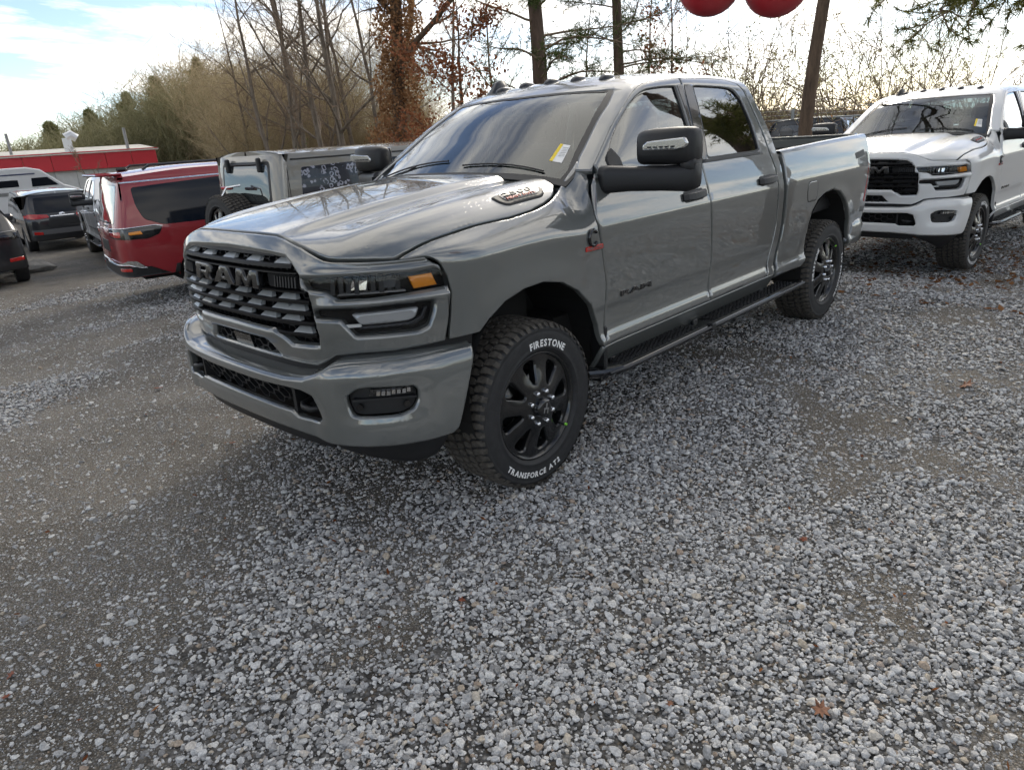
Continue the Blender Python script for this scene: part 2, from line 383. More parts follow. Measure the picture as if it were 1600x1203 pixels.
def lerp_tab(T,x):
    if x<=T[0][0]: return T[0][1]
    for (a,b),(c,d) in zip(T,T[1:]):
        if x<=c: return b+(d-b)*(x-a)/(c-a)
    return T[-1][1]
class Spl:
    # monotone cubic (pchip-like) table
    def __init__(s,T):
        s.x=[t[0] for t in T]; s.y=[t[1] for t in T]; n=len(T)
        h=[s.x[i+1]-s.x[i] for i in range(n-1)]; d=[(s.y[i+1]-s.y[i])/h[i] for i in range(n-1)]
        m=[d[0]]+[0]*(n-2)+[d[-1]]
        for i in range(1,n-1):
            if d[i-1]*d[i]>0:
                w1=2*h[i]+h[i-1]; w2=h[i]+2*h[i-1]; m[i]=(w1+w2)/(w1/d[i-1]+w2/d[i])
        s.h=h; s.m=m
    def __call__(s,x):
        X=s.x
        if x<=X[0]: return s.y[0]+s.m[0]*(x-X[0])
        if x>=X[-1]: return s.y[-1]+s.m[-1]*(x-X[-1])
        i=0
        while x>X[i+1]: i+=1
        h=s.h[i]; t=(x-X[i])/h; a=s.y[i]; b=s.y[i+1]
        return (2*t**3-3*t*t+1)*a+(t**3-2*t*t+t)*h*s.m[i]+(-2*t**3+3*t*t)*b+(t**3-t*t)*h*s.m[i+1]
def sstep(a,b,x):
    t=min(1,max(0,(x-a)/(b-a))); return t*t*(3-2*t)
# ---- body side: half width as a function of x, z
_prof=Spl([(.36,.815),(.44,.885),(.50,.928),(.56,.962),(.598,.984),(.618,.986),(.664,.967),(.70,.9655),(.795,.9715),(.812,.9755),(.95,.981),(1.08,.985),(1.2,.9855),(1.238,.983),(1.258,.977),(1.35,.958),(1.455,.932)])
def belt_lean(z): return .932-(z-1.455)*.40
def S(x,z):
    y=_prof(z) if z<1.455 else belt_lean(z)
    if x>.3: y-=.9*(x-.3)**2
    # wheel arch flares
    for cx,A in ((0,.012),(-3.797,.014)):
        r=math.hypot(x-cx,(z-.5)*.95)
        y+=A*math.exp(-((r-.50)/.10)**2)*(1-sstep(1.0,1.25,z))
    if x<-4.2:
        t=(-4.2-x)/.6; y-=.018*t*t
    return y
# ---- greenhouse
_zc=Spl([(-2.75,1.97),(-2.6,1.99),(-2.2,2.014),(-1.8,2.018),(-1.5,2.004),(-1.36,1.987),(-1.2,1.952),(-1.06,1.902),(-.66,1.673),(-.28,1.449)])
def crown(x):
    return .05+.037*sstep(-1.35,-1.0,x)
def roofz(x,y): return _zc(x)-crown(x)*(abs(y)/.75)**2.2
def corner(x):
    y=.8
    for _ in range(6): y=belt_lean(roofz(x,y))
    return y,roofz(x,y)
def cab(x,u):
    """left half of the cab skin: u<0 below belt, 0..1 glass lean, 1..2 corner, 2..3 roof / windscreen to centre"""
    if u<=0:
        z=1.455+u*.5; return (x,S(x,z),z)
    yc,zc=corner(x); rc=.095-.055*sstep(-1.5,-1.0,x)
    rc=min(rc,max(.01,(zc-1.455)*.7))
    z1=zc-rc*.8; y1=belt_lean(z1)
    y2=yc-rc; z2=roofz(x,y2)
    if u<=1:
        z=1.455+(z1-1.455)*u
        y=belt_lean(z)+.012*math.sin(math.pi*min(1,u))   # slight outward bow
        return (x,y,z)
    if u<=2:
        t=u-1
        y=(1-t)**2*y1+2*t*(1-t)*yc+t*t*y2; z=(1-t)**2*z1+2*t*(1-t)*zc+t*t*z2
        return (x,y,z)
    y=y2*(3-u); return (x,y,roofz(x,y))
def cab_u(x,z):
    if z<1.455: return (z-1.455)/.5
    yc,zc=corner(x); rc=.095-.055*sstep(-1.5,-1.0,x); rc=min(rc,max(.01,(zc-1.455)*.7)); z1=zc-rc*.8
    return (z-1.455)/(z1-1.455)
# ---- bonnet
_edge=Spl([(0,.912),(.198,.911),(.355,.905),(.424,.903),(.536,.898),(.607,.886),(.651,.872),(.687,.853),(.765,.790),(.853,.682),(.906,.575)])
_edgez=Spl([(0,1.362),(.198,1.362),(.355,1.359),(.424,1.349),(.536,1.319),(.607,1.289),(.651,1.269),(.687,1.262),(.765,1.257),(.853,1.252),(.906,1.251)])
def hood_c(x):
    t=min(1,max(0,(.925-x)/1.345)); return 1.37+.135*(1-(1-t)**1.6)
def _H0(x,a):
    z=hood_c(x)
    yd=.37+.05*min(1,max(0,(.9-x)/1.3))
    z-=.010*(a/.4)**2 if a<.4 else .010+.012*(a-.4)
    z-=.032*sstep(yd-.015,yd+.075,a)
    z+=.012*math.exp(-((a-.66)/.07)**2)
    if a>.69: z-=2.1*(a-.69)**2
    return z
def H(x,y):
    a=abs(y); e=_edge(a); d=max(e-x,-.05)
    z=_H0(x,a)-(_H0(e,a)-_edgez(a))*math.exp(-d/.10)
    return z
# ---- front fascia: plan curves
class Plan:
    def __init__(s,pts,n=240):
        # Catmull-Rom through (x,y) points, mirrored at y=0
        P=[(pts[1][0],-pts[1][1])]+list(pts)+[(2*pts[-1][0]-pts[-2][0],2*pts[-1][1]-pts[-2][1])]
        out=[]
        for i in range(1,len(P)-2):
            for k in range(20):
                t=k/20; a,b,c,d=P[i-1],P[i],P[i+1],P[i+2]
                out.append(tuple(.5*(2*b[j]+(c[j]-a[j])*t+(2*a[j]-5*b[j]+4*c[j]-d[j])*t*t+(3*b[j]-a[j]-3*c[j]+d[j])*t**3) for j in (0,1)))
        out.append(P[-2]); s.p=out; s.L=[0]
        for a,b in zip(out,out[1:]): s.L.append(s.L[-1]+math.hypot(b[0]-a[0],b[1]-a[1]))
        s.T=[]
        for i in range(len(out)):
            a=out[max(0,i-1)]; b=out[min(len(out)-1,i+1)]
            if i==0: a=(out[1][0],-out[1][1])
            l=math.hypot(b[0]-a[0],b[1]-a[1]); s.T.append(((b[0]-a[0])/l,(b[1]-a[1])/l))
        s.len=s.L[-1]
    def at(s,q):
        sg=1 if q>=0 else -1; q=abs(q)
        if q>=s.len:
            t=s.T[-1]; e=q-s.len; return (s.p[-1][0]+t[0]*e,sg*(s.p[-1][1]+t[1]*e)),(t[1],-sg*t[0])
        lo,hi=0,len(s.L)-1
        while hi-lo>1:
            m=(lo+hi)//2
            if s.L[m]<=q: lo=m
            else: hi=m
        f=(q-s.L[lo])/(s.L[hi]-s.L[lo]); a,b=s.p[lo],s.p[hi]; ta,tb=s.T[lo],s.T[hi]
        x=a[0]+(b[0]-a[0])*f; y=a[1]+(b[1]-a[1])*f; tx=ta[0]+(tb[0]-ta[0])*f; ty=ta[1]+(tb[1]-ta[1])*f
        l=math.hypot(tx,ty); tx/=l;ty/=l
        return (x,sg*y),(ty,-sg*tx)   # outward normal (x,y)
FP=Plan([(.988,0),(.985,.25),(.962,.48),(.905,.65),(.80,.785),(.66,.885),(.50,.950),(.40,.968)])
_fo=Spl([(.80,-.03),(.90,-.012),(1.0,0),(1.14,0),(1.2,-.006),(1.26,-.022),(1.32,-.05),(1.37,-.085)])
def F(s,z,o=0):
    (x,y),n=FP.at(s); d=_fo(z)+o
    return (x+n[0]*d,y+n[1]*d,z)
BP=Plan([(1.055,0),(1.047,.32),(1.015,.58),(.945,.755),(.83,.88),(.66,.963),(.42,1.003)])
_bo=Spl([(.38,-.085),(.42,-.05),(.47,-.018),(.55,-.004),(.65,0),(.76,-.004),(.82,-.014),(.86,-.035)])
def B(s,z,o=0):
    (x,y),n=BP.at(s); d=_bo(z)+o
    return (x+n[0]*d,y+n[1]*d,z)
# ------------------------------------------------------------------ the pickup
_ky = Spl([(-.68, .765), (-.55, .790), (-.468, .80), (-.42, .812), (-.349, .842), (-.297, .866), (-.212, .888), (-.104, .900), (.031, .902), (.15, .895), (.261, .887), (.407, .882), (.542, .872), (.609, .868), (.67, .859)])
def ky(x): return _ky(x)
def kz(x):
    t = sstep(-.5, -.3, x); y = ky(x); return (1 - t) * roofz(x, y) + t * H(x, y)
VF = .22
def fender(x, v):
    if v >= VF: z = 1.2 - (v - VF); return (x, S(x, z), z)
    t = v / VF; y0, z0 = ky(x), kz(x); y1, z1 = S(x, 1.2), 1.2
    a = (2 * t ** 3 - 3 * t * t + 1); b = (t ** 3 - 2 * t * t + t); c = (-2 * t ** 3 + 3 * t * t); d = (t ** 3 - t * t)
    w = sstep(-.34, -.56, x); m0y, m0z = .13 + .11 * w, -.104 + .05 * w; m1y, m1z = .0, -.22 - .1 * w
    p = (a * y0 + b * m0y + c * y1 + d * m1y, a * z0 + b * m0z + c * z1 + d * m1z)
    return (x, p[0], p[1])
def U(z): return (z - 1.455) / .5
def arch(cx, cz, r, a0, a1, n=18): return [(cx + r * math.cos(R(a0 + (a1 - a0) * i / n)), cz + r * math.sin(R(a0 + (a1 - a0) * i / n))) for i in range(n + 1)]
def side(x, z): return (x, S(x, z), z)
def off(fn, o, outd=(0, 1, 0)):
    def g(u, v, t=0.0):
        e = 1e-3; p = Vector(fn(u, v)); n = (Vector(fn(u + e, v)) - p).cross(Vector(fn(u, v + e)) - p).normalized()
        if n.dot(Vector(outd)) < 0: n = -n
        return tuple(p + n * (o + t))
    return g
Foff = lambda o: (lambda s, z: F(s, z, o))
Boff = lambda o: (lambda s, z: B(s, z, o))
R_TYRE = .425
# ---- wheel -----------------------------------------------------------
def make_wheel():
    """a wheel lying in the xz-plane, outer face towards +y, centre at origin; returns an unlinked-parent tree root named wheel"""
    w = lambda a, b, h: (a, h, b)
    # spoked face: disc with eight windows
    ho = []
    for k in range(8):
        c = 2 * math.pi * (k + .5) / 8; pl = []
        for r, da in ((.130, .085), (.232, .185), (.240, .0), (.232, -.185), (.130, -.085), (.122, 0)):
            pl.append((r * math.cos(c + da), r * math.sin(c + da)))
        ho.append(rounded(pl, .018, 3))
    def face(a, b):
        r = math.hypot(a, b); h = .030 - .034 * sstep(.06, .24, r) + .003 * math.cos(8 * math.atan2(b, a)) * sstep(.08, .16, r) * (1 - .5 * sstep(.2, .26, r))
        return (a, h, b)
    disc = [(.262 * math.cos(2 * math.pi * i / 64), .262 * math.sin(2 * math.pi * i / 64)) for i in range(64)]
    root = patch('wheel', disc, face, M_RIM, None, ho, step=.022, out=(0, 1, 0), roll=(.004, .001), hroll=(.010, .008), skirt=.045)
    m = MB()
    m.lathe([(.262, .0), (.274, .006), (.276, .010), (.271, .014), (.262, .008), (.255, -.02), (.238, -.06), (.225, -.20), (.262, -.235), (.262, -.25)], 64, w)
    m.lathe([(.0, -.075), (.16, -.075), (.165, -.085), (.165, -.11), (.10, -.12)], 48, w)
    m.build('rim_barrel', M_RIM, root)
    m = MB(); m.lathe([(0, .062), (.03, .062), (.044, .058), (.05, .048), (.05, -.01), (.058, -.012)], 32, w); m.build('hub_cap', M_BG, root)
    m = MB(); 
    m.box((0, .0635, .0), (.034, .003, .007)); m.box((0, .0635, .016), (.008, .003, .022)); m.box((.012, .0635, -.014), (.007, .003, .02)); m.box((-.012, .0635, -.014), (.007, .003, .02)); m.build('hub_emblem', M_STEEL, root)
    m = MB(); m.lathe([(0, .036), (.007, .036), (.0115, .030), (.0125, .0), (.0125, -.02)], 10, w); nut = m.build('lug_nut', M_CHR, root)
    for k in range(8):
        a = 2 * math.pi * (k + .25) / 8; o = nut if k == 0 else again(nut, 'lug_nut', root); o.location = (.083 * math.cos(a), .012, .083 * math.sin(a))
    m = MB(); m.tube([(-.205, -.012, -.10), (-.225, .018, -.11)], .005, 8); m.build('valve_stem', M_BP, root)
    m = MB(); m.tube([(-.224, .016, -.1095), (-.232, .028, -.113)], .0062, 8); m.build('valve_cap', M_GREEN, root)
    m = MB(); m.box((-.262, .021, -.155), (.018, .003, .008), Matrix.Rotation(.4, 3, 'Y')); m.build('balance_sticker', M_REDT, root)
    # tyre carcass
    m = MB()
    prof = [(.262, -.242), (.275, -.262), (.32, -.275), (.37, -.276), (.398, -.268), (.408, -.255), (.411, -.20), (.412, -.13), (.411, -.05), (.408, .005), (.398, .020), (.384, .026), (.382, .0245), (.372, .027), (.350, .0295), (.32, .0290), (.300, .0265), (.297, .0285), (.293, .0265), (.279, .018), (.274, .009)]
    m.lathe(prof, 96, w)
    tyre = m.build('tyre', M_RUB, root)
    # tread blocks
    t = MB(); n = 60
    rows = ((-.236, .048, 0), (-.178, .046, .33), (-.122, .046, .66), (-.067, .046, .1), (-.012, .052, .5))
    for ri, (h, wd, ph) in enumerate(rows):
        for k in range(n):
            for sub in range(1 if ri in (0, 4) else 1):
                a = 2 * math.pi * (k + ph) / n; da = 2 * math.pi / n
                sk = (.010, -.008, .009, -.008, .010)[ri] * (1 if k % 2 else .6)
                pl = [(-.40, -.5), (.22, -.5), (.40, -.1), (.28, .5), (-.22, .5), (-.40, .12)]
                v = []
                for rr, ins in ((.404, 1.0), (.4235, .93)):
                    for u_, q in pl:
                        an = a + da * u_ * ins + sk * q * 2; hh = h + wd * q * ins
                        r2 = rr - (.010 * max(0, abs(hh + .125) - .105) / .035 if rr > .41 else 0)
                        v.append((r2 * math.cos(an), hh, r2 * math.sin(an)))
                c = 6; t.add(v, [tuple(range(c, 2 * c))[::-1]] + [(i, (i + 1) % c, c + (i + 1) % c, c + i)[::-1] for i in range(c)])
    # shoulder lugs running down the sidewall
    for k in range(n):
        for hs, sg in ((.008, 1), (-.258, -1)):
            a = 2 * math.pi * (k + (.5 if sg > 0 else 0)) / n; da = 2 * math.pi / n * (.30 if k % 2 else .24); lo = .392 if k % 2 else .399
            v = []
            for rr, h2 in ((.418, hs - sg * .012), (.414, hs + sg * .006), (lo, hs + sg * .0215), (lo, hs + sg * .006)):
                for s_ in (-1, 1): v.append((rr * math.cos(a + s_ * da), h2, rr * math.sin(a + s_ * da)))
            fs = [(0, 1, 3, 2), (2, 3, 5, 4), (0, 2, 4, 6), (1, 7, 5, 3)]
            t.add(v, fs)
    tr_ = t.build('tread_blocks', M_TREAD, root); tr_['kind'] = 'stuff'
    # sidewall lettering
    def arc_text(s, r, mid, height, flip, nm):
        m2 = MB(); x = 0; adv = []
        for ch in s:
            v, f = text_mesh(ch if ch != ' ' else '-', 1, .5, 0, .028); wd = (v[:, 0].max() - v[:, 0].min()) if ch != ' ' else .28
            adv.append((ch, v, f, wd))
        gap = .16; tot = sum(a[3] + gap for a in adv) - gap; sc_ = height / .72; ang = -tot / 2 * sc_
        for ch, v, f, wd in adv:
            if ch != ' ':
                vv = v.copy(); vv[:, 0] -= (vv[:, 0].max() + vv[:, 0].min()) / 2; vv[:, 1] -= .34
                pts_ = []
                for px, py, pz in vv:
                    q = (ang + (wd / 2 + px) * sc_); rr = r + (py * sc_ if not flip else -py * sc_); th = mid + q / r if not flip else mid - q / r
                    pts_.append((rr * math.cos(th), .0292 + pz * .0018, rr * math.sin(th)))
                m2.add(pts_, [tuple(q) for q in f])
            ang += (wd + gap) * sc_
        return m2.build(nm, M_WTXT, root)
    # seen from +y the picture's right is -x: so angles run backwards
    return root, arc_text
def wheel_letters(arc_text):
    pass
# ---- letters of the grille -------------------------------------------
LET = {
 'R': ([(0, 0), (0, 1), (.74, 1), (.9, .86), (.9, .52), (.74, .40), (.95, 0), (.62, 0), (.45, .36), (.3, .36), (.3, 0)], [(.3, .58), (.3, .78), (.6, .78), (.6, .58)]),
 'A': ([(0, 0), (.34, 1), (.72, 1), (1.06, 0), (.74, 0), (.68, .2), (.38, .2), (.32, 0)], [(.45, .42), (.53, .72), (.61, .42)]),
 'M': ([(0, 0), (.06, 1), (.42, 1), (.62, .48), (.82, 1), (1.18, 1), (1.24, 0), (.94, 0), (.91, .56), (.7, .06), (.54, .06), (.33, .56), (.30, 0)], None)}
def letter_ob(ch, fn, s0, w, z0, h, m, parent, depth, name):
    poly, hole = LET[ch]; W = max(a for a, b in poly)
    mp_ = lambda q: [(s0 + a / W * w, z0 + b * h) for a, b in q]
    return patch(name, mp_(poly), lambda a, b: fn(a, b, depth), m, parent, [mp_(hole)] if hole else [], step=.02, out=(1, 0, 0), roll=(.006, .004), skirt=depth + .012)
def hexmesh(name, poly, fn, depth, cell, m, parent, wire=.16):
    """honeycomb insert: one joined mesh of hexagonal cell walls inside the outline"""
    xs = [p_[0] for p_ in poly]; ys = [p_[1] for p_ in poly]; mb = MB(); cx, cy = cell
    j = 0; y = min(ys)
    while y < max(ys) + cy:
        x = min(xs) - cx + (cx * .75 if j % 2 else 0)
        while x < max(xs) + cx:
            if pip(np.array([(x, y)]), poly)[0]:
                o_ = [(x + cx * .5 * math.cos(R(60 * k)), y + cy * .577 * math.sin(R(60 * k))) for k in range(6)]
                i_ = [(x + cx * .5 * (1 - wire) * math.cos(R(60 * k)), y + cy * .577 * (1 - wire) * math.sin(R(60 * k))) for k in range(6)]
                v = [fn(a, b, depth) for a, b in o_] + [fn(a, b, depth) for a, b in i_] + [fn(a, b, depth - .022) for a, b in i_]
                f = []
                for k in range(6):
                    k2 = (k + 1) % 6; f += [(k, k2, 6 + k2, 6 + k), (6 + k, 6 + k2, 12 + k2, 12 + k)]
                mb.add(v, f)
            x += cx * 1.5
        y += cy * .5; j += 1
    o = mb.build(name, m, parent); o['kind'] = 'stuff'; return o

def build_truck(name, loc=(0, 0, 0), rz=0):
    root = empty(name, loc, rz)
    T = root
    pv = dict(parent=root)
    def both(nm, outer, fn, m, holes=(), parent=None, **k):
        a = patch(nm, outer, fn, m, parent or root, holes, **k); b = patch(nm, outer, fn, m, parent or root, holes, mirror=True, **k); return a, b
    # ---------------- bonnet
    fr = [(_edge(a) - .010, a) for a in (0, .12, .24, .33, .366, .42, .47, .52, .57, .62, .66, .70, .74, .78, .82, .845)]
    seam = [(.667, .851), (.609, .860), (.542, .864), (.407, .874), (.261, .879), (.15, .887), (.031, .894), (-.104, .892), (-.212, .880), (-.297, .858), (-.345, .834), (-.40, .79), (-.43, .72)]
    rear = [(-.415, .6), (-.39, .45), (-.35, .25), (-.335, .0)]
    half = [(b, a) for a, b in fr] + [(b, a) for a, b in seam] + [(b, a) for a, b in rear]
    hood = patch('hood', mirror_poly(half), lambda y, x: (x, y, H(x, y)), PAINT, root, step=.03, out=(0, 0, 1), roll=(.006, .003), skirt=.03)
    # vent badge on each side of the bonnet
    for sg in (1, -1):
        ve = [(.045, .775), (-.09, .757), (-.27, .760), (-.315, .786), (-.275, .836), (-.235, .853), (.0, .853), (.03, .83)]
        ve = rounded([(a, b) for a, b in ve], .03, 4)
        fnv = lambda x, y: (x, y, H(x, y) + .007)
        b1 = patch('hood_vent', ve, fnv, M_BP, hood, step=.03, out=(0, 0, 1), roll=(.012, .006), skirt=.012, mirror=sg < 0)
        ve2 = rounded([(-.005, .778), (-.10, .768), (-.25, .772), (-.28, .786), (-.25, .82), (-.22, .832), (-.01, .83)], .02, 3)
        patch('vent_plate', ve2, lambda x, y: (x, y, H(x, y) + .009), M_BG, hood, step=.03, out=(0, 0, 1), roll=(0, 0), skirt=.004, mirror=sg < 0)
        if sg > 0:
            for s_, mt, yc, hh, ww, nm in (('2500', M_STEEL, .789, .030, .20, 'badge_number'), ('HEAVY DUTY', M_REDT, .818, .016, .20, 'badge_word')):
                p0 = Vector((-.125, yc, H(-.125, yc) + .0105)); e = .02
                rt = Vector((-e, 0, H(-.125 - e, yc) - H(-.125, yc))); up = Vector((0, -e, H(-.125, yc - e) - H(-.125, yc)))
                place_text(nm, s_, mt, hood, p0, rt, up, ww, hh, .003, .012, .15)
    # ---------------- wings
    fo = [(.664, .002), (.618, .055), (.568, .12), (.518, .205), (.497, .255), (.485, .324), (.492, .41), (.510, .525)]
    ar = [(.372, .899), (.316, .944), (.211, 1.000), (.082, 1.031), (-.053, 1.037), (-.195, 1.007), (-.321, .941), (-.428, .845), (-.495, .72), (-.519, .60)]
    fo += [(x, VF + 1.2 - z) for x, z in ar]
    fo += [(-.545, VF + .60), (-.547, VF + .56), (-.566, VF + .26), (-.521, VF + .055), (-.506, VF), (-.497, .165), (-.525, .105), (-.568, .08), (-.592, .05), (-.60, .002)]
    fo += [(x, .002) for x in (-.5, -.42, -.36, -.30, -.22, -.1, .023, .14, .25, .388, .511, .60)]
    both('front_fender', fo, fender, PAINT, step=.03, out=(0, 1, 0), roll=(.006, .003), skirt=.03)
    # ---------------- doors
    fd = [(-.553, U(.602)), (-.556, U(.64)), (-.573, U(.939)), (-.528, U(1.145)), (-.503, U(1.291)), (-.535, U(1.40)), (-.585, .2), (-.605, 1.0), (-.612, 1.86), (-.64, 1.83), (-.74, 1.84), (-.847, 1.84), (-1.004, 1.75), (-1.16, 1.63), (-1.29, 1.545), (-1.396, 1.53), (-1.59, 1.49), (-1.722, 1.465),
          (-1.718, 1.39), (-1.677, .808), (-1.643, .489), (-1.634, -.018), (-1.667, U(1.247)), (-1.709, U(.887)), (-1.704, U(.602))]
    gf = rounded([(-.672, .06), (-.695, .976), (-.80, 1.38), (-.917, 1.47), (-1.07, 1.47), (-1.208, 1.31), (-1.336, 1.2), (-1.529, 1.158), (-1.634, 1.11), (-1.612, .562), (-1.592, .045)], .02, 2)
    d1 = both('front_door', fd, cab, PAINT, [gf], step=.035, sc=(1, .48), out=(0, 1, 0), roll=(.010, .005), hroll=(.008, .006), skirt=.02)
    rd = [(-1.713, U(.602)), (-1.718, U(.887)), (-1.676, U(1.247)), (-1.643, -.018), (-1.652, .489), (-1.686, .808), (-1.727, 1.39), (-1.731, 1.465), (-2.042, 1.466), (-2.30, 1.45), (-2.44, 1.30), (-2.50, 1.0), (-2.56, .4), (-2.60, 0), (-2.655, U(1.35)), (-2.672, U(1.18)), (-2.665, U(.95)), (-2.60, U(.72)), (-2.56, U(.602))]
    gr_ = rounded([(-1.72, .045), (-1.78, .562), (-1.839, 1.099), (-2.226, 1.062), (-2.36, 1.0), (-2.425, .85), (-2.452, .5), (-2.466, .055)], .05, 4)
    d2 = both('rear_door', rd, cab, PAINT, [gr_], step=.035, sc=(1, .48), out=(0, 1, 0), roll=(.010, .005), hroll=(.008, .006), skirt=.02)
    ins = off(cab, -.014)
    for i in (0, 1):
        mir = i == 1
        patch('side_window', gf, ins, G_SIDE, d1[i], step=.06, sc=(1, .48), out=(0, 1, 0), roll=(0, 0), skirt=0, mirror=mir)
        patch('side_window', gr_, ins, G_SIDE, d2[i], step=.06, sc=(1, .48), out=(0, 1, 0), roll=(0, 0), skirt=0, mirror=mir)
        # black pillar cover, belt moulding
        po = off(cab, .003)
        patch('pillar_cover', [(-1.602, .04), (-1.622, .562), (-1.643, 1.13), (-1.715, 1.125), (-1.673, .80), (-1.640, .489), (-1.631, .04)], po, M_BG, d1[i], step=.05, sc=(1, .48), out=(0, 1, 0), roll=(.004, .002), skirt=.006, mirror=mir)
        patch('pillar_cover', [(-1.646, .04), (-1.656, .489), (-1.690, .80), (-1.730, 1.12), (-1.828, 1.108), (-1.772, .562), (-1.712, .04)], po, M_BG, d2[i], step=.05, sc=(1, .48), out=(0, 1, 0), roll=(.004, .002), skirt=.006, mirror=mir)
        patch('belt_moulding', [(-.66, .0), (-.66, .05), (-1.628, .042), (-1.631, .0)], po, M_BP, d1[i], step=.05, sc=(1, .48), out=(0, 1, 0), roll=(.004, .002), skirt=.006, mirror=mir)
        patch('belt_moulding', [(-1.646, .0), (-1.649, .042), (-2.49, .05), (-2.49, .005)], po, M_BP, d2[i], step=.05, sc=(1, .48), out=(0, 1, 0), roll=(.004, .002), skirt=.006, mirror=mir)
        # black rubber around the glass
        fr_ = off(cab, -.006)
        def ring(poly, k):
            c = np.mean(np.array(poly), 0); return [tuple(c + (np.array(q) - c) * k) for q in poly]
        patch('window_seal', gf, fr_, M_BP, d1[i], [ring(gf, .955)], step=.05, sc=(1, .48), out=(0, 1, 0), roll=(0, 0), skirt=.008, mirror=mir)
        patch('window_seal', gr_, fr_, M_BP, d2[i], [ring(gr_, .955)], step=.05, sc=(1, .48), out=(0, 1, 0), roll=(0, 0), skirt=.008, mirror=mir)
        # handles: a grip standing off the skin over a shallow cup
        for dr, x0, x1 in ((d1[i], -1.345, -1.62), (d2[i], -2.36, -2.635)):
            ym = -1 if mir else 1
            hm = MB(); zc_ = 1.283; n = 9
            ptsA = []
            for k in range(n + 1):
                t = k / n; x = x0 + (x1 - x0) * t; lift = .012 + .030 * math.sin(math.pi * min(1, max(0, t))) ** .5
                hh = .020 + .004 * math.sin(math.pi * t)
                for (a, b) in ((-1, .15), (-1, .7), (-.7, 1), (.7, 1), (1, .7), (1, .15)):
                    z = zc_ + a * hh + .006 * t; ptsA.append((x, (S(x, z) + lift * b) * ym, z))
            fs = []
            for k in range(n):
                for q in range(5): fs.append((k * 6 + q, k * 6 + q + 1, (k + 1) * 6 + q + 1, (k + 1) * 6 + q))
            fs += [tuple(range(6)), tuple(range(n * 6, n * 6 + 6))]
            hm.add(ptsA, fs, False); hd = hm.build('door_handle', M_BP, dr)
            cup = rounded([(x0 - .012, zc_ - .034), (x0 - .012, zc_ + .034), (x1 + .02, zc_ + .036), (x1 + .02, zc_ - .03)], .028, 4)
            patch('handle_cup', cup, lambda x, z: (x, S(x, z) + .002, z), M_BP, dr, step=.04, out=(0, 1, 0), roll=(.01, .0015), skirt=.004, mirror=mir)
    # ---------------- sill
    si = [(-.525, .585), (-.545, .594), (-2.68, .594), (-2.72, .56), (-2.72, .37), (-.52, .37)]
    both('sill_panel', si, side, PAINT, step=.05, out=(0, 1, 0), roll=(.006, .003), skirt=.02)
    # ---------------- cab corner behind the rear door, roof and pillars (one skin, windows cut out)
    edge_r = [(-2.745, U(.40)), (-2.69, U(.60)), (-2.70, U(.66)), (-2.765, U(.95)), (-2.77, U(1.18)), (-2.76, U(1.35)), (-2.72, 0), (-2.66, .5), (-2.60, 1.0), (-2.575, 1.5), (-2.56, 2.0), (-2.56, 3)]
    top_gap = [(-.612, 1.87), (-.64, 1.845), (-.74, 1.855), (-.847, 1.858), (-1.004, 1.765), (-1.16, 1.645), (-1.29, 1.558), (-1.396, 1.545), (-1.59, 1.503), (-1.726, 1.477), (-2.042, 1.478), (-2.31, 1.462), (-2.455, 1.31), (-2.515, 1.0), (-2.575, .4), (-2.615, 0), (-2.668, U(1.35)), (-2.684, U(1.18)), (-2.676, U(.95)), (-2.61, U(.72)), (-2.572, U(.602))]
    wsx = [(-1.06, 3.0), (-1.075, 2.75), (-1.10, 2.5), (-1.14, 2.25), (-1.172, 2.125), (-1.02, 2.105), (-.877, 2.11), (-.596, 2.105), (-.54, 2.12)]
    skin = [(-2.56, 3)] + list(reversed(edge_r[:-1])) + list(reversed(top_gap)) + [(-.575, 2.0)] + list(reversed(wsx))
    skin = skin + [(a, 6 - b) for a, b in reversed(skin) if b < 2.999]
    def cab2(x, u):
        if u <= 3: return cab(x, u)
        p_ = cab(x, 6 - u); return (p_[0], -p_[1], p_[2])
    patch('cab_shell', skin, cab2, PAINT, root, step=.035, sc=(1, .30), out=(0, 0, 1), roll=(.006, .003), skirt=.02)
    # windscreen: whole width
    wsg = [(0, -1.08), (.2, -1.093), (.4, -1.125), (.60, -1.17), (.648, -1.185), (.722, -.90), (.782, -.66), (.835, -.50), (.835, -.44), (.6, -.40), (.3, -.36), (0, -.35)]
    wsf = lambda y, x: (x, y, roofz(x, y) - .006)
    ws = patch('windscreen', mirror_poly(wsg), wsf, G_WS, root, step=.07, out=(.5, 0, .8), roll=(0, 0), skirt=0)
    wf = lambda y, x: (x, y, roofz(x, y) - .004)
    c = [(a * .93, (b + .75) * .90 - .75) for a, b in mirror_poly(wsg)]
    patch('windscreen_seal', mirror_poly(wsg), wf, M_BP, ws, [c], step=.05, out=(.5, 0, .8), roll=(0, 0), skirt=.006)
    st = [(.618, -.685), (.676, -.690), (.712, -.566), (.640, -.560)]
    wst = lambda y, x: (x, y, roofz(x, y) - .0045)
    stk = patch('windscreen_sticker', st, wst, M_PAPER, ws, step=.05, out=(.5, 0, .8), roll=(0, 0), skirt=.0005)
    patch('sticker_band', [(.612, -.684), (.632, -.686), (.654, -.561), (.634, -.559)], lambda y, x: (x, y, roofz(x, y) - .0035), M_YEL, ws, step=.05, out=(.5, 0, .8), roll=(0, 0), skirt=.0004)
    for k in range(6):
        t = .2 + .11 * k; y0 = .640 + .024 * t; x0 = -.685 + .11 * t
        m = MB(); pts_ = [wst(y0 + .003 + q * .004, x0 - q * .001) for q in range(9)]; m.tube([(p_[0], p_[1], p_[2] + .001) for p_ in pts_], .0009, 4); m.build('sticker_line', M_STEEL, ws)
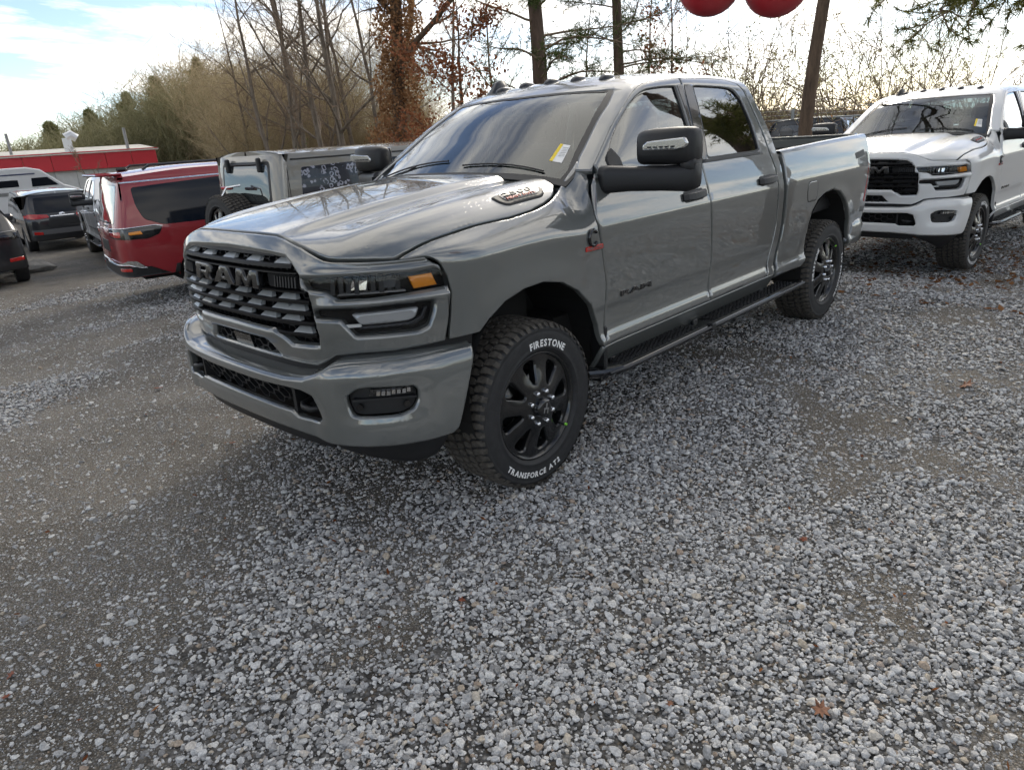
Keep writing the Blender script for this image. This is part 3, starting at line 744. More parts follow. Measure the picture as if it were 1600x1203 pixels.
    # cowl + wiper
    cw = [(0, -.32), (.25, -.335), (.45, -.375), (.6, -.40), (.72, -.425), (.80, -.43), (.80, -.52), (.6, -.48), (.3, -.44), (0, -.42)]
    patch('cowl', mirror_poly(cw), lambda y, x: (x, y, 1.452 - .03 * (abs(y) / .8) ** 2 + .0 * x), M_BP, root, step=.06, out=(0, 0, 1), roll=(.01, .004), skirt=.02)
    for x0, y0, y1 in ((-.435, .10, .66), (-.435, -.62, -.06)):
        m = MB(); ps = [];
        for k in range(13):
            t = k / 12; y = y0 + (y1 - y0) * t; x = x0 - .004 - .010 * math.sin(math.pi * t) - .040 * t; ps.append((x, y, roofz(x, y) + .003))
        m.tube(ps, .005, 6); m.tube([(x0 + .03, y0 + .10, 1.462), ps[6]], [.010, .005], 6); m.build('wiper', M_BP, root)
    # rear wall of the cab with its window
    m = MB(); m.box((-2.60, 0, 1.0), (.05, 1.80, 1.05)); m.build('cab_rear_wall', PAINT, root)
    rw = [(0, 1.53), (.62, 1.53), (.55, 1.86), (0, 1.88)]
    sh = [(0, 1.45), (.86, 1.45), (.70, 1.93), (.6, 1.955), (0, 1.985)]
    rwf = lambda y, z: (-2.69 + (z - 1.45) * .28, y, z)
    cb = patch('cab_back', mirror_poly(sh), rwf, PAINT, root, [rounded(mirror_poly(rw), .05)], step=.06, out=(-1, 0, 0), roll=(.006, .003), skirt=.03)
    patch('rear_window', rounded(mirror_poly(rw), .05), lambda y, z: (-2.68 + (z - 1.45) * .28, y, z), G_SIDE, cb, step=.1, out=(-1, 0, 0), roll=(0, 0), skirt=0)
    # roof marker lamps and aerial fin
    for y in (-.43, -.215, 0, .215, .43):
        m = MB(); v = []; f = []; n = 12; ph = 5
        for j in range(ph + 1):
            t = j / ph * math.pi / 2
            for k in range(n):
                w_ = 2 * math.pi * k / n; cx, cy = math.cos(w_), math.sin(w_); ex = .085 if cx < 0 else .055
                px, py = ex * cx * math.cos(t), .036 * cy * math.cos(t); x = -1.36 + px; v.append((x, y + py, roofz(x, y + py) - .004 + .029 * math.sin(t)))
        for j in range(ph):
            for k in range(n): f.append((j * n + k, j * n + (k + 1) % n, (j + 1) * n + (k + 1) % n, (j + 1) * n + k))
        m.add(v, f, True); m.build('marker_lamp', M_SATIN, root)
    m = MB(); v = []; n = 10; y0 = -.50
    prof = [(-1.30, .0), (-1.335, .028), (-1.375, .068), (-1.42, .078), (-1.455, .07), (-1.475, .035), (-1.48, 0)]
    for i, (x, h) in enumerate(prof):
        for s_ in (-1, 1): v.append((x, y0 + s_ * (.034 if h < .01 else .024 - .16 * h), roofz(x, y0) - .006 + h))
    for i, (x, h) in enumerate(prof):
        for s_ in (-1, 1): v.append((x, y0 + s_ * .036, roofz(x, y0) - .008 + min(h, .004)))
    f = []
    for i in range(len(prof) - 1):
        a = 2 * i; f.append((a, a + 1, a + 3, a + 2)); b = 14
        f.append((a, a + 2, b + a + 2, b + a)); f.append((a + 1, b + a + 1, b + a + 3, a + 3))
    m.add(v, f, True); m.build('aerial_fin', M_SATIN, root)
    # ---------------- load bed
    tz = Spl([(-4.75, 1.490), (-3.8, 1.474), (-2.75, 1.448)])
    bs = [(-2.815, tz(-2.8)), (-2.822, 1.35), (-2.832, 1.18), (-2.828, .95), (-2.755, .66), (-2.735, .62), (-2.74, .545), (-3.24, .545)]
    bs += [(-3.262, .62), (-3.275, .78), (-3.30, .88), (-3.36, .98), (-3.45, 1.05), (-3.587, 1.09), (-3.764, 1.103), (-3.93, 1.07), (-4.07, .99), (-4.17, .89), (-4.235, .77), (-4.262, .65), (-4.26, .57)]
    bs += [(-4.45, .60), (-4.60, .66), (-4.66, .80), (-4.70, 1.0), (-4.715, 1.25), (-4.70, tz(-4.70))] + [(x, tz(x)) for x in (-4.4, -4.1, -3.8, -3.5, -3.1)]
    bed = both('bed_side', bs, side, PAINT, step=.035, out=(0, 1, 0), roll=(.012, .007), skirt=.03)
    for i, sg in enumerate((1, -1)):
        # rail cap
        m = MB(); v = []; xs = [-2.80 - 1.90 * k / 12 for k in range(13)]
        for x in xs:
            y1 = S(x, tz(x)); z = tz(x)
            for dy_, dz_ in ((-.004, -.004), (-.012, .010), (-.06, .013), (-.085, .006), (-.088, -.05)): v.append((x, (y1 + dy_) * sg, z + dz_))
        f = []
        for k in range(12):
            for q in range(4): f.append((k * 5 + q, k * 5 + q + 1, (k + 1) * 5 + q + 1, (k + 1) * 5 + q))
        m.add(v, f, True); m.build('bed_rail', PAINT, bed[i])
        m = MB(); m.box((-3.72, sg * .835, 1.19), (1.86, .03, .52)); m.build('bed_wall', M_BP, root)
        # fuel flap (left only), quarter decal, lamp
        if sg > 0:
            fl = rounded([(-3.225, 1.205), (-3.41, 1.205), (-3.42, 1.12), (-3.40, 1.055), (-3.235, 1.055), (-3.215, 1.12)], .05, 5)
            c_ = np.mean(np.array(fl), 0)
            gp = patch('fuel_flap_gap', [tuple(c_ + (np.array(q) - c_) * 1.05) for q in fl], lambda x, z: (x, S(x, z) + .0012, z), M_DK, bed[i], step=.05, out=(0, 1, 0), roll=(0, 0), skirt=.001)
            patch('fuel_flap', fl, lambda x, z: (x, S(x, z) + .0028, z), PAINT, bed[i], step=.04, out=(0, 1, 0), roll=(.008, .002), skirt=.002)
        patch('quarter_decal', [(-4.31, 1.305), (-4.30, 1.355), (-4.55, 1.375), (-4.56, 1.325)], lambda x, z: (x, S(x, z) + .0015, z), M_BP, bed[i], step=.06, out=(0, 1, 0), roll=(0, 0), skirt=.001, mirror=sg < 0)
        tl = [(-4.60, .92), (-4.64, 1.15), (-4.645, 1.38), (-4.712, 1.36), (-4.722, 1.2), (-4.71, .98), (-4.68, .90)]
        def tlf(x, z): 
            y = S(x, z) - 1.2 * max(0, -4.63 - x) ** 1.6 * 2; return (x, y + .004, z)
        patch('tail_lamp', tl, tlf, M_RED, bed[i], step=.03, out=(0, 1, 0), roll=(.006, .003), skirt=.05, mirror=sg < 0)
    m = MB(); m.box((-3.72, 0, .93), (1.86, 1.66, .05)); m.build('bed_floor', M_BP, root)
    m = MB(); m.box((-2.815, 0, 1.18), (.03, 1.70, .52)); m.build('bed_front_wall', PAINT, root)
    m = MB(); m.box((-4.675, 0, 1.22), (.055, 1.66, .545), bev=.012); tg = m.build('tailgate', PAINT, root)
    m = MB(); m.box((-4.645, 0, 1.20), (.008, 1.50, .42)); m.build('tailgate_liner', M_BP, tg)
    m = MB(); m.box((-4.68, 0, 1.498), (.075, 1.66, .018), bev=.006); m.build('tailgate_cap', PAINT, tg)
    # rear bumper
    RB = Plan([(4.86, 0), (4.86, .5), (4.83, .78), (4.74, .93), (4.60, .985), (4.40, .985)])
    def rb(s, z):
        (x, y), n = RB.at(s); d = -.03 * abs((z - .66) / .1) ** 2.5 * .6; return (-(x + n[0] * d), y + n[1] * d, z)
    patch('rear_bumper', [(-1.45, .55), (1.45, .55), (1.45, .62), (1.33, .78), (-1.33, .78), (-1.45, .62)], rb, PAINT, root, step=.06, out=(-1, 0, 0), roll=(.012, .01), skirt=.10)
    # ---------------- front fascia
    up = [(.559, 1.199), (.716, 1.204), (.871, 1.205), (1.022, 1.197), (1.131, 1.203), (1.172, 1.183), (1.186, 1.122), (1.013, 1.119), (.86, 1.115), (.721, 1.116), (.67, 1.143), (.587, 1.152)]
    lo_ = [(.602, 1.068), (.766, 1.068), (.956, 1.070), (1.118, 1.066), (1.108, 1.03), (1.081, .966), (1.037, .951), (.776, .955), (.724, 1.029), (.603, 1.034)]
    lo_ = rounded(lo_, .012, 3); up = rounded(up, .008, 3)
    gr2 = [(0, 1.298), (.2, 1.294), (.354, 1.288), (.461, 1.279), (.504, 1.253), (.548, 1.208), (.552, 1.150), (.586, 1.142), (.595, 1.09), (.598, 1.03), (.606, .96), (.596, .912), (.438, .908), (.346, .978), (0, .981)]
    gr_h = mirror_poly(gr2)
    tm = mirror_poly([(0, .908), (.255, .906), (.325, .838), (0, .838)])
    fh = [(0, 1.358), (.2, 1.358), (.362, 1.355), (.434, 1.345), (.552, 1.315), (.628, 1.285), (.676, 1.265), (.719, 1.258), (.825, 1.253), (.973, 1.248), (1.095, 1.247), (1.150, 1.214), (1.172, 1.165), (1.183, 1.096), (1.172, 1.0), (1.150, .889),
          (1.099, .887), (.934, .880), (.784, .882), (.673, .874), (.613, .842), (.560, .820), (.45, .822), (.339, .826), (0, .826)]
    def relief(s, z):
        a = abs(s); o = 0.0
        # shoulder above and below the grille, bar between the lamps, chin over the mesh
        o += .014 * math.exp(-((z - 1.093) / .016) ** 2) * sstep(.60, .66, a)
        o += .020 * math.exp(-((z - .945) / .030) ** 2) * (1 - sstep(.30, .44, a)) 
        o -= .012 * math.exp(-((z - 1.232) / .010) ** 2) * sstep(.55, .68, a)
        o -= .016 * sstep(.935, .90, z) * sstep(.36, .30, a) * 0
        return o
    mirror_h = lambda q: [(-a, b) for a, b in q]
    fas = patch('front_fascia', mirror_poly(fh), lambda s, z: F(s, z, relief(s, z)), PAINT, root, [gr_h, up, mirror_h(up), lo_, mirror_h(lo_), tm], step=.022, out=(1, 0, 0), roll=(.008, .004), hroll=(.016, .012), skirt=.03)
    # dark gap strip over the bumper
    patch('fascia_seal', mirror_poly([(0, .835), (.34, .835), (.56, .83), (.62, .855), (.68, .89), (.8, .90), (1.1, .90), (1.30, .90), (1.30, .84), (.7, .82), (.6, .78), (0, .78)]), Foff(-.02), M_BP, root, step=.06, out=(1, 0, 0), roll=(0, 0), skirt=.02)
    # ---------------- grille
    gb = patch('grille', gr_h, Foff(-.075), M_DK, root, step=.05, out=(1, 0, 0), roll=(0, 0), skirt=.0)
    hexmesh('grille_mesh', gr_h, F, -.045, (.060, .050), M_BP, gb, .12)
    def half_w(z):
        w_ = .0
        for k in range(61):
            s = .01 * k + .02
            if pip(np.array([(s, z)]), gr_h)[0]: w_ = s
        return w_
    def bar(zc_, h, d0, d1, nm='grille_bar', s0=None, s1=None, mt=M_GBAR):
        w_ = half_w(zc_); s0 = -w_ if s0 is None else s0; s1 = w_ if s1 is None else s1; m = MB(); n = 24; v = []
        for k in range(n + 1):
            s = s0 + (s1 - s0) * k / n
            for o_, z in ((d0, zc_ + h * .4), (d1 - .006, zc_ + h * .5), (d1, zc_ + h * .25), (d1, zc_ - h * .35), (d1 - .008, zc_ - h * .5), (d0, zc_ - h * .5)): v.append(F(s, z, o_))
        f = []
        for k in range(n):
            for q in range(5): f.append((k * 6 + q, k * 6 + q + 1, (k + 1) * 6 + q + 1, (k + 1) * 6 + q))
        f += [(0, 1, 2, 3, 4, 5), tuple(range(n * 6, n * 6 + 6))]
        m.add(v, f); return m.build(nm, mt, gb)
    tabrows = ((1.246, (-.535, -.19, .025, .24, .445), .115), (1.103, (-.35, -.145, .07, .285, .49), .12), (1.057, (-.36, -.14, .085, .30, .50), .125), (1.013, (-.365, -.135, .085, .305, .51), .13), (.962, (-.52, .52), .12))
    for bi, (z, cs, wd) in enumerate(tabrows):
        bar(z - .004, .018, -.055, -.002)
        if bi == 0: cs = (-.445, -.24, .0 - .215 * 0 - .02, .20, .44); cs = (-.44, -.22, 0, .22, .44)
        elif bi < 4: cs = (-.46, -.30 + .0, -.10, .10, .30, .46) if bi % 2 else (-.50, -.40, -.20, 0, .20, .40, .50); cs = [c_ for c_ in cs if abs(c_) + wd * .5 < half_w(z + .02) + .02]
        for c_ in cs:
            # a body-grey tab: sloping shelf that rises backwards from the bar
            m = MB(); zt = z + .006; hh = .023; v = []
            for (ds, dz_, o_) in ((-.46, 0, -.010), (.46, 0, -.010), (.28, hh, -.034), (-.28, hh, -.034), (-.5, 0, -.03), (.5, 0, -.03), (.30, hh, -.05), (-.30, hh, -.05)):
                v.append(F(c_ + ds * wd, zt + dz_, o_))
            m.add(v, [(0, 1, 2, 3), (0, 4, 5, 1), (1, 5, 6, 2), (2, 6, 7, 3), (3, 7, 4, 0), (5, 4, 7, 6)]); m.build('grille_tab', M_TAB, gb)
    bar(1.285, .022, -.06, -.012)
    # name band: side vents with slots, and three letters
    bar(1.216, .008, -.05, -.002, 'name_band_edge'); bar(1.141, .008, -.05, -.002, 'name_band_edge')
    for sg in (1, -1):
        q = [(sg * .325, 1.206), (sg * .53, 1.204), (sg * .548, 1.152), (sg * .335, 1.152)]
        pb = patch('band_vent', rounded(q, .006, 2), Foff(-.022), M_DK, gb, step=.05, out=(1, 0, 0), roll=(0, 0), skirt=0)
        for k in range(8):
            s = sg * (.40 + .018 * k); m = MB(); m.prism([(s - .004, 1.156), (s + .004, 1.156), (s + .004, 1.201), (s - .004, 1.201)], lambda a, b, t: F(a, b, t), -.025, -.006); m.build('vent_slat', M_BP, gb)
    for ch, s0, w_ in (('R', -.300, .185), ('A', -.105, .205), ('M', .108, .196)):
        letter_ob(ch, F, s0, w_, 1.141, .076, M_LETTER, gb, .012, 'name_letter')
    # mesh under the grille with the sensor plate
    tb = patch('lower_mesh', tm, Foff(-.05), M_DK, root, step=.05, out=(1, 0, 0), roll=(0, 0), skirt=0)
    hexmesh('mesh_cells', tm, F, -.02, (.078, .050), M_BP, tb, .15)
    m = MB(); m.prism([(-.075, .842), (.085, .842), (.085, .902), (-.075, .902)], lambda a, b, t: F(a, b, t), -.04, -.008); m.build('sensor_plate', M_BG, tb)
    # ---------------- head lamps
    for sg in (1, -1):
        mh = (lambda q: q) if sg > 0 else mirror_h
        hb = patch('headlamp', mh(up), Foff(-.05), M_LBLK, root, step=.04, out=(1, 0, 0), roll=(0, 0), skirt=0)
        for s in np.arange(.70, 1.0, .034):
            m = MB(); s = float(s) * sg; m.prism([(s - .010, 1.128), (s + .010, 1.128), (s + .013, 1.192), (s - .006, 1.192)], lambda a, b, t: F(a, b, t), -.045, -.018 - .006 * (int(abs(s) * 100) % 2)); m.build('lamp_rib', M_BP, hb)
        m = MB(); m.prism([(sg * .72, 1.126), (sg * 1.0, 1.124), (sg * 1.0, 1.131), (sg * .73, 1.134)], lambda a, b, t: F(a, b, t), -.04, -.008); m.build('lamp_strip', M_STEEL, hb)
        m = MB(); m.prism([(sg * .77, 1.145), (sg * .84, 1.143), (sg * .85, 1.18), (sg * .79, 1.182)], lambda a, b, t: F(a, b, t), -.04, -.02); m.build('lamp_reflector', M_CHR, hb)
        m = MB(); m.prism([(sg * .90, 1.145), (sg * .96, 1.143), (sg * .97, 1.18), (sg * .91, 1.182)], lambda a, b, t: F(a, b, t), -.04, -.02); m.build('lamp_reflector', M_SATIN, hb)
        am = [(1.021, 1.179), (1.118, 1.182), (1.136, 1.132), (1.036, 1.129)]
        patch('turn_signal', mh(am), Foff(-.012), M_AMB, hb, step=.03, out=(1, 0, 0), roll=(.006, .003), skirt=.03)
        patch('lamp_cover', mh(up), Foff(-.004), G_CLEAR, hb, step=.05, out=(1, 0, 0), roll=(0, 0), skirt=0)
        lb = patch('fog_headlamp', mh(lo_), Foff(-.045), M_LBLK, root, step=.04, out=(1, 0, 0), roll=(0, 0), skirt=0)
        li = rounded([(.765, 1.047), (1.05, 1.050), (1.03, 1.01), (1.0, 1.0), (.80, 1.0)], .01, 2)
        patch('lamp_panel', mh(li), Foff(-.016), M_LAMPW, lb, step=.03, out=(1, 0, 0), roll=(.008, .006), skirt=.02)
        patch('lamp_bezel', mh(rounded([(.80, .996), (1.01, .996), (1.052, 1.014), (1.072, 1.05), (1.085, 1.05), (1.062, 1.0), (1.02, .982), (.79, .984)], .004, 2)), Foff(-.010), M_SATIN, lb, step=.03, out=(1, 0, 0), roll=(.003, .002), skirt=.02)
        patch('lamp_marker', mh([(.725, 1.006), (.80, 1.006), (.805, .994), (.735, .993)]), Foff(-.012), M_PAPER, lb, step=.03, out=(1, 0, 0), roll=(0, 0), skirt=.01)
        patch('lamp_cover', mh(lo_), Foff(-.004), G_CLEAR, lb, step=.05, out=(1, 0, 0), roll=(0, 0), skirt=0)
    # ---------------- front bumper
    bt = [(0, .786), (.437, .786), (.555, .795), (.636, .820), (.71, .856), (.80, .866), (.958, .868), (1.188, .864), (1.385, .858)]
    bb = [(1.375, .80), (1.33, .68), (1.268, .50), (1.235, .478), (1.096, .482), (.869, .494), (.729, .50), (.54, .515), (.40, .522), (0, .526)]
    lg = mirror_poly([(0, .733), (.25, .733), (.456, .738), (.545, .737), (.606, .719), (.640, .625), (.622, .602), (.48, .603), (.437, .625), (.2, .629), (0, .629)])
    fg = rounded([(.774, .726), (.824, .754), (.875, .760), (1.07, .743), (1.086, .721), (1.081, .68), (1.058, .646), (1.005, .631), (.819, .637), (.793, .645), (.779, .685)], .012, 3)
    def bumpf(s, z):
        a = abs(s); o = 0
        o -= .016 * math.exp(-(((a - .93) / .19) ** 4 + ((z - .695) / .085) ** 4))      # dished round the fog lamps
        o -= .035 * sstep(.775, .60, z) * (1 - sstep(.56, .70, a))                        # mouth set back under the lip
        o += .012 * sstep(.64, .60, z) * (1 - sstep(.60, .72, a))
        return B(s, z, o)
    bum = patch('front_bumper', mirror_poly(bt + bb), bumpf, PAINT, root, [lg, fg, mirror_h(fg)], step=.024, out=(1, 0, 0), roll=(.018, .014), hroll=(.010, .008), skirt=.03)
    tb_ = Spl([(0, .786), (.437, .786), (.555, .795), (.636, .820), (.71, .856), (.80, .866), (.958, .868), (1.188, .864), (1.4, .858)])
    def deck(s, t):
        a = abs(s); z = tb_(min(a, 1.39)) - .013; wd = .13
        p0 = B(s, z + .012, -.012 - wd * t); return (p0[0], p0[1], z + .010 * (1 - (1 - t) ** 2) + .012 * min(1, t * 6) ** .5 - .003)
    patch('bumper_deck', [(-1.38, 0), (1.38, 0), (1.38, 1), (-1.38, 1)], deck, PAINT, bum, step=.025, sc=(1, .13), out=(0, 0, 1), roll=(0, 0), skirt=0)
    bk = patch('bumper_mouth', [(a * 1.03, .68 + (b - .68) * 1.2) for a, b in lg], Boff(-.11), M_DK, root, step=.06, out=(1, 0, 0), roll=(0, 0), skirt=0)
    mid = mirror_poly([(0, .728), (.42, .730), (.42, .632), (0, .634)])
    hexmesh('mouth_mesh', mid, lambda s, z, o: B(s, z, o - .045 * sstep(.775, .62, z)), -.018, (.084, .060), M_BP, bk, .15)
    for sg in (1, -1):
        m = MB(); m.tube([B(sg * .50, .665, -.10), B(sg * .50, .662, -.045), B(sg * .52, .655, -.03), B(sg * .57, .650, -.028), B(sg * .60, .652, -.05), B(sg * .605, .655, -.10)], .013, 8); m.build('tow_hook', M_BP, bk)
        m = MB(); m.prism([(sg * .44, .60), (sg * .46, .60), (sg * .46, .74), (sg * .44, .74)], lambda a, b, t: B(a, b, t), -.10, -.04); m.build('mouth_divider', M_BP, bk)
        mh = (lambda q: q) if sg > 0 else mirror_h
        fb = patch('fog_lamp_recess', mh(fg), Boff(-.05), M_BP, root, step=.04, out=(1, 0, 0), roll=(0, 0), skirt=0)
        m = MB(); m.prism([(sg * .87, .722), (sg * 1.06, .716), (sg * 1.065, .738), (sg * .88, .748)], lambda a, b, t: B(a, b, t), -.05, -.028); fl_ = m.build('fog_lamp', M_BG, fb)
        for k in range(7):
            s = .905 + .022 * k; m = MB(); m.prism([(sg * s, .722), (sg * (s + .016), .721), (sg * (s + .018), .737 + .003 * (k % 2)), (sg * (s + .003), .739)], lambda a, b, t: B(a, b, t), -.045, -.024 + .004 * (k % 3)); m.build('lamp_facet', M_LENS if k % 3 else M_CHR, fb)
        m = MB(); m.prism([(sg * .80, .712), (sg * 1.075, .702), (sg * 1.075, .694), (sg * .80, .702)], lambda a, b, t: B(a, b, t), -.05, -.014); m.build('recess_shelf', M_BP, fb)
        for s, z in ((.822, .672), (1.035, .668)):
            c0 = Vector(B(sg * s, z, -.044)); n0 = (Vector(B(sg * s, z, 0)) - c0).normalized(); m = MB(); m.tube([c0, c0 + n0 * .012], .014, 14); m.build('parking_sensor', M_BG, fb)
    # air dam
    va = [(.62, .50), (.75, .498), (.9, .492), (1.1, .482), (1.245, .476), (1.225, .335), (1.16, .322), (1.05, .335), (.93, .375), (.80, .42), (.68, .465)]
    for sg in (1, -1):
        patch('air_dam', va if sg > 0 else mirror_h(va), Boff(-.045), M_BP, root, step=.05, out=(1, 0, 0), roll=(.008, .004), skirt=.03)
    patch('air_dam_centre', mirror_poly([(0, .53), (.65, .51), (.62, .45), (0, .46)]), Boff(-.06), M_BP, root, step=.06, out=(1, 0, 0), roll=(.006, .003), skirt=.03)
    # ---------------- badges
    for sg in (1, -1):
        y_ = lambda x, z: sg * (S(x, z) + .002)
        if sg > 0: rt, = (Vector((-1, 0, 0)),)
        else: rt = Vector((1, 0, 0))
        x0, z0 = -.85, .848
        dm = d1[0 if sg > 0 else 1]
        place_text('door_badge', 'RAM', M_BG, dm, (x0, y_(x0, z0), z0), rt, (0, 0, 1), .30, .030, .008, .03)
        x0, z0 = -.462, 1.131
        m = MB(); m.box((x0, y_(x0, z0), z0), (.145, .008, .024), bev=.003); b1 = m.build('diesel_badge', M_REDT, root)
        place_text('badge_lettering', 'TURBO DIESEL', M_STEEL, b1, (x0, y_(x0, z0) + sg * .0045, z0), rt, (0, 0, 1), .13, .012, .002)
        m = MB(); ps = []
        for k in range(13):
            a = R(40 + 280 * k / 12); ps.append((-.452 - .034 * math.cos(a) * (1 if sg > 0 else 1), y_(-.45, 1.18) + sg * .003, 1.182 + .038 * math.sin(a)))
        m.tube(ps, .009, 8); m.build('engine_emblem', M_BG, root)
    # ---------------- mirrors
    for sg in (1, -1):
        Y = lambda p_: (p_[0], p_[1] * sg, p_[2])
        def loft(secs, nm, mt, par, smooth=True):
            v = []; f = []; n = len(secs[0])
            for s_ in secs: v += [Y(q) for q in s_]
            for i in range(len(secs) - 1):
                for k in range(n):
                    q = (i * n + k, i * n + (k + 1) % n, (i + 1) * n + (k + 1) % n, (i + 1) * n + k); f.append(q if sg < 0 else q[::-1])
            a, b = tuple(range(n)), tuple(range((len(secs) - 1) * n, len(secs) * n)); f += [a if sg > 0 else a[::-1], b[::-1] if sg > 0 else b]
            m = MB(); m.add(v, f, smooth); return m.build(nm, mt, par)
        def sec(y, xc, zc_, dx_, dz_, n=16, e=3.2):
            o = []
            for k in range(n):
                a = 2 * math.pi * (k + .5) / n; c_, s_ = math.cos(a), math.sin(a)
                o.append((xc + dx_ * math.copysign(abs(c_) ** (2 / e), c_), y, zc_ + dz_ * math.copysign(abs(s_) ** (2 / e), s_)))
            return o
        # housing: rounded block, front face bulging forward
        hs = [sec(1.055, -.785, 1.585, .030, .060), sec(1.062, -.785, 1.585, .055, .076), sec(1.09, -.785, 1.587, .075, .083), sec(1.16, -.785, 1.590, .085, .086), sec(1.25, -.79, 1.590, .085, .087), sec(1.33, -.795, 1.588, .075, .085), sec(1.358, -.80, 1.585, .055, .078), sec(1.366, -.80, 1.585, .03, .06)]
        mh_ = loft(hs, 'mirror', M_BP, root)
        arm = [sec(.93, -.63, 1.445, .055, .070), sec(.97, -.65, 1.445, .058, .066), sec(1.06, -.70, 1.443, .052, .060), sec(1.2, -.76, 1.440, .052, .060), sec(1.32, -.795, 1.44, .058, .066), sec(1.358, -.80, 1.45, .05, .062), sec(1.368, -.80, 1.45, .03, .05)]
        loft(arm, 'mirror_arm', M_BP, mh_)
        loft([sec(1.30, -.80, 1.5, .06, .03, e=4), sec(1.355, -.80, 1.5, .055, .03, e=4), sec(1.364, -.80, 1.5, .04, .03, e=4)], 'mirror_hinge', M_BP, mh_)
        # lamp strip on the front of the housing
        def mf(y, z):
            return (-.785 + .088 - .25 * max(0, y - 1.30) ** 1.5 - .0, y, z)
        ls = rounded([(1.115, 1.574), (1.115, 1.598), (1.14, 1.616), (1.345, 1.628), (1.356, 1.60), (1.348, 1.582), (1.30, 1.574)], .008, 3)
        l1 = patch('mirror_lamp', ls, mf, M_LENS, mh_, step=.03, out=(1, 0, 0), roll=(.006, .003), skirt=.02, mirror=sg < 0)
        for k in range(5):
            m = MB(); m.box(Y((-.694, 1.155 + .032 * k, 1.589)), (.004, .018, .007)); m.build('lamp_diode', M_BP, mh_)
        # glass on the back, sail at the door corner
        m = MB(); m.box(Y((-.868, 1.21, 1.59)), (.008, .25, .14), bev=.003); m.build('mirror_glass', M_CHR, mh_)
        sl_ = [(-.66, .0), (-.672, .5), (-.70, 1.2), (-.76, 1.2), (-.80, .55), (-.82, .0)]
        patch('mirror_sail', rounded(sl_, .02, 2), off(cab, .008), M_BP, mh_, step=.04, sc=(1, .4), out=(0, 1, 0), roll=(.01, .004), skirt=.015, mirror=sg < 0)
    # ---------------- side steps
    for sg in (1, -1):
        Y = lambda x, y, z: (x, y * sg, z)
        m = MB(); v = []; xs = [-.44, -.50, -.62, -.70] + [-.70 - 2.35 * k / 20 for k in range(1, 21)] + [-3.10]
        ow = [.955, 1.01, 1.055, 1.06] + [1.06] * 20 + [1.05]
        for x, w_ in zip(xs, ow):
            for y, z in ((.89, .465), (w_ - .03, .478), (w_ - .008, .474), (w_, .458), (w_ - .004, .438), (w_ - .03, .425), (.90, .43)): v.append(Y(x, min(y, w_) if y < .9 else y, z))
        f = []; n = 7
        for k in range(len(xs) - 1):
            for q in range(n):
                qq = (k * n + q, k * n + (q + 1) % n, (k + 1) * n + (q + 1) % n, (k + 1) * n + q); f.append(qq if sg < 0 else qq[::-1])
        f += [tuple(range(n)), tuple(range((len(xs) - 1) * n, len(xs) * n))]
        m.add(v, f); stp = m.build('side_step', M_BG, root)
        # raised tread studs: two pads per side
        tb2 = MB()
        for a, b in ((-.66, -1.50), (-1.72, -2.98)):
            nx = int(abs(b - a) / .028)
            for i in range(nx):
                for j in range(5):
                    x = a - .028 * i; y = .912 + .024 * j + (.012 if i % 2 else 0)
                    if y < 1.032: tb2.box(Y(x, y, .4795), (.020, .009, .008), Matrix.Rotation(.7 if (i + j) % 2 else -.7, 3, 'Z'))
        t2 = tb2.build('tread_studs', M_BP, stp); t2['kind'] = 'stuff'
        m = MB(); m.tube([Y(-.52, 1.03, .455), Y(-.64, 1.062, .462), Y(-1.0, 1.064, .463), Y(-3.08, 1.064, .463)], .0085, 8); m.build('step_trim', M_SATIN, stp)
        m = MB(); m.box(Y(-1.60, 1.05, .462), (.05, .05, .045), bev=.006); m.build('step_joint', M_BP, stp)
        for x in (-.70, -1.62, -2.62):
            m = MB(); m.box(Y(x, .86, .46), (.06, .14, .05), bev=.005); m.box(Y(x - .02, .84, .50), (.05, .03, .12), Matrix.Rotation(.3 * sg, 3, 'X')); m.build('step_bracket', M_BP, stp)
            m = MB(); m.box(Y(x + .02, .905, .515), (.045, .012, .045)); m.build('bracket_tag', M_STEEL, stp)
    # ---------------- underbody, wheel houses, axles
    m = MB(); m.box((-1.9, 0, .60), (3.0, 1.5, .30)); m.box((.35, 0, .62), (.85, 1.0, .34)); m.box((.25, 0, .95), (1.1, 1.30, .55)); m.box((-4.0, 0, .70), (1.3, 1.1, .32))
    m.box((-1.6, 0, .80), (1.9, 1.72, .30))
    m.build('underbody', M_UNDER, root)
    m = MB(); m.tube([(0, -.75, .42), (0, .75, .42)], .06, 12); m.tube([(-3.797, -.75, .42), (-3.797, .75, .42)], .07, 12); m.box((-3.797, 0, .42), (.3, .3, .3), bev=.08); m.build('axles', M_UNDER, root)
    for cx, cz, rr in ((-.06, .56, .50), (-3.77, .58, .50)):
        for sg in (1, -1):
            m = MB(); v = []; n = 20; ys = (.50, .955)
            for k in range(n + 1):
                a = R(-20 + 220 * k / n)
                for y in ys: v.append((cx + (rr + .004) * math.cos(a), y * sg, cz + (rr + .004) * math.sin(a)))
            f = [(2 * k, 2 * k + 1, 2 * k + 3, 2 * k + 2) for k in range(n)] + [tuple(2 * k for k in range(n + 1))]
            m.add(v, f, False); m.build('wheel_liner', M_UNDER, root)
    m = MB(); m.box((-.56, .93, .55), (.03, .10, .30), bev=.008); m.build('mud_guard', M_BP, root)
    # ---------------- cabin
    m = MB(); m.box((-.86, 0, 1.30), (.50, 1.56, .22), bev=.06); dsh = m.build('dashboard', M_INT, root)
    m = MB(); m.box((-1.02, 0, 1.30), (.12, .34, .34), Matrix.Rotation(-.2, 3, 'Y'), bev=.02); m.build('centre_screen', M_BG, dsh)
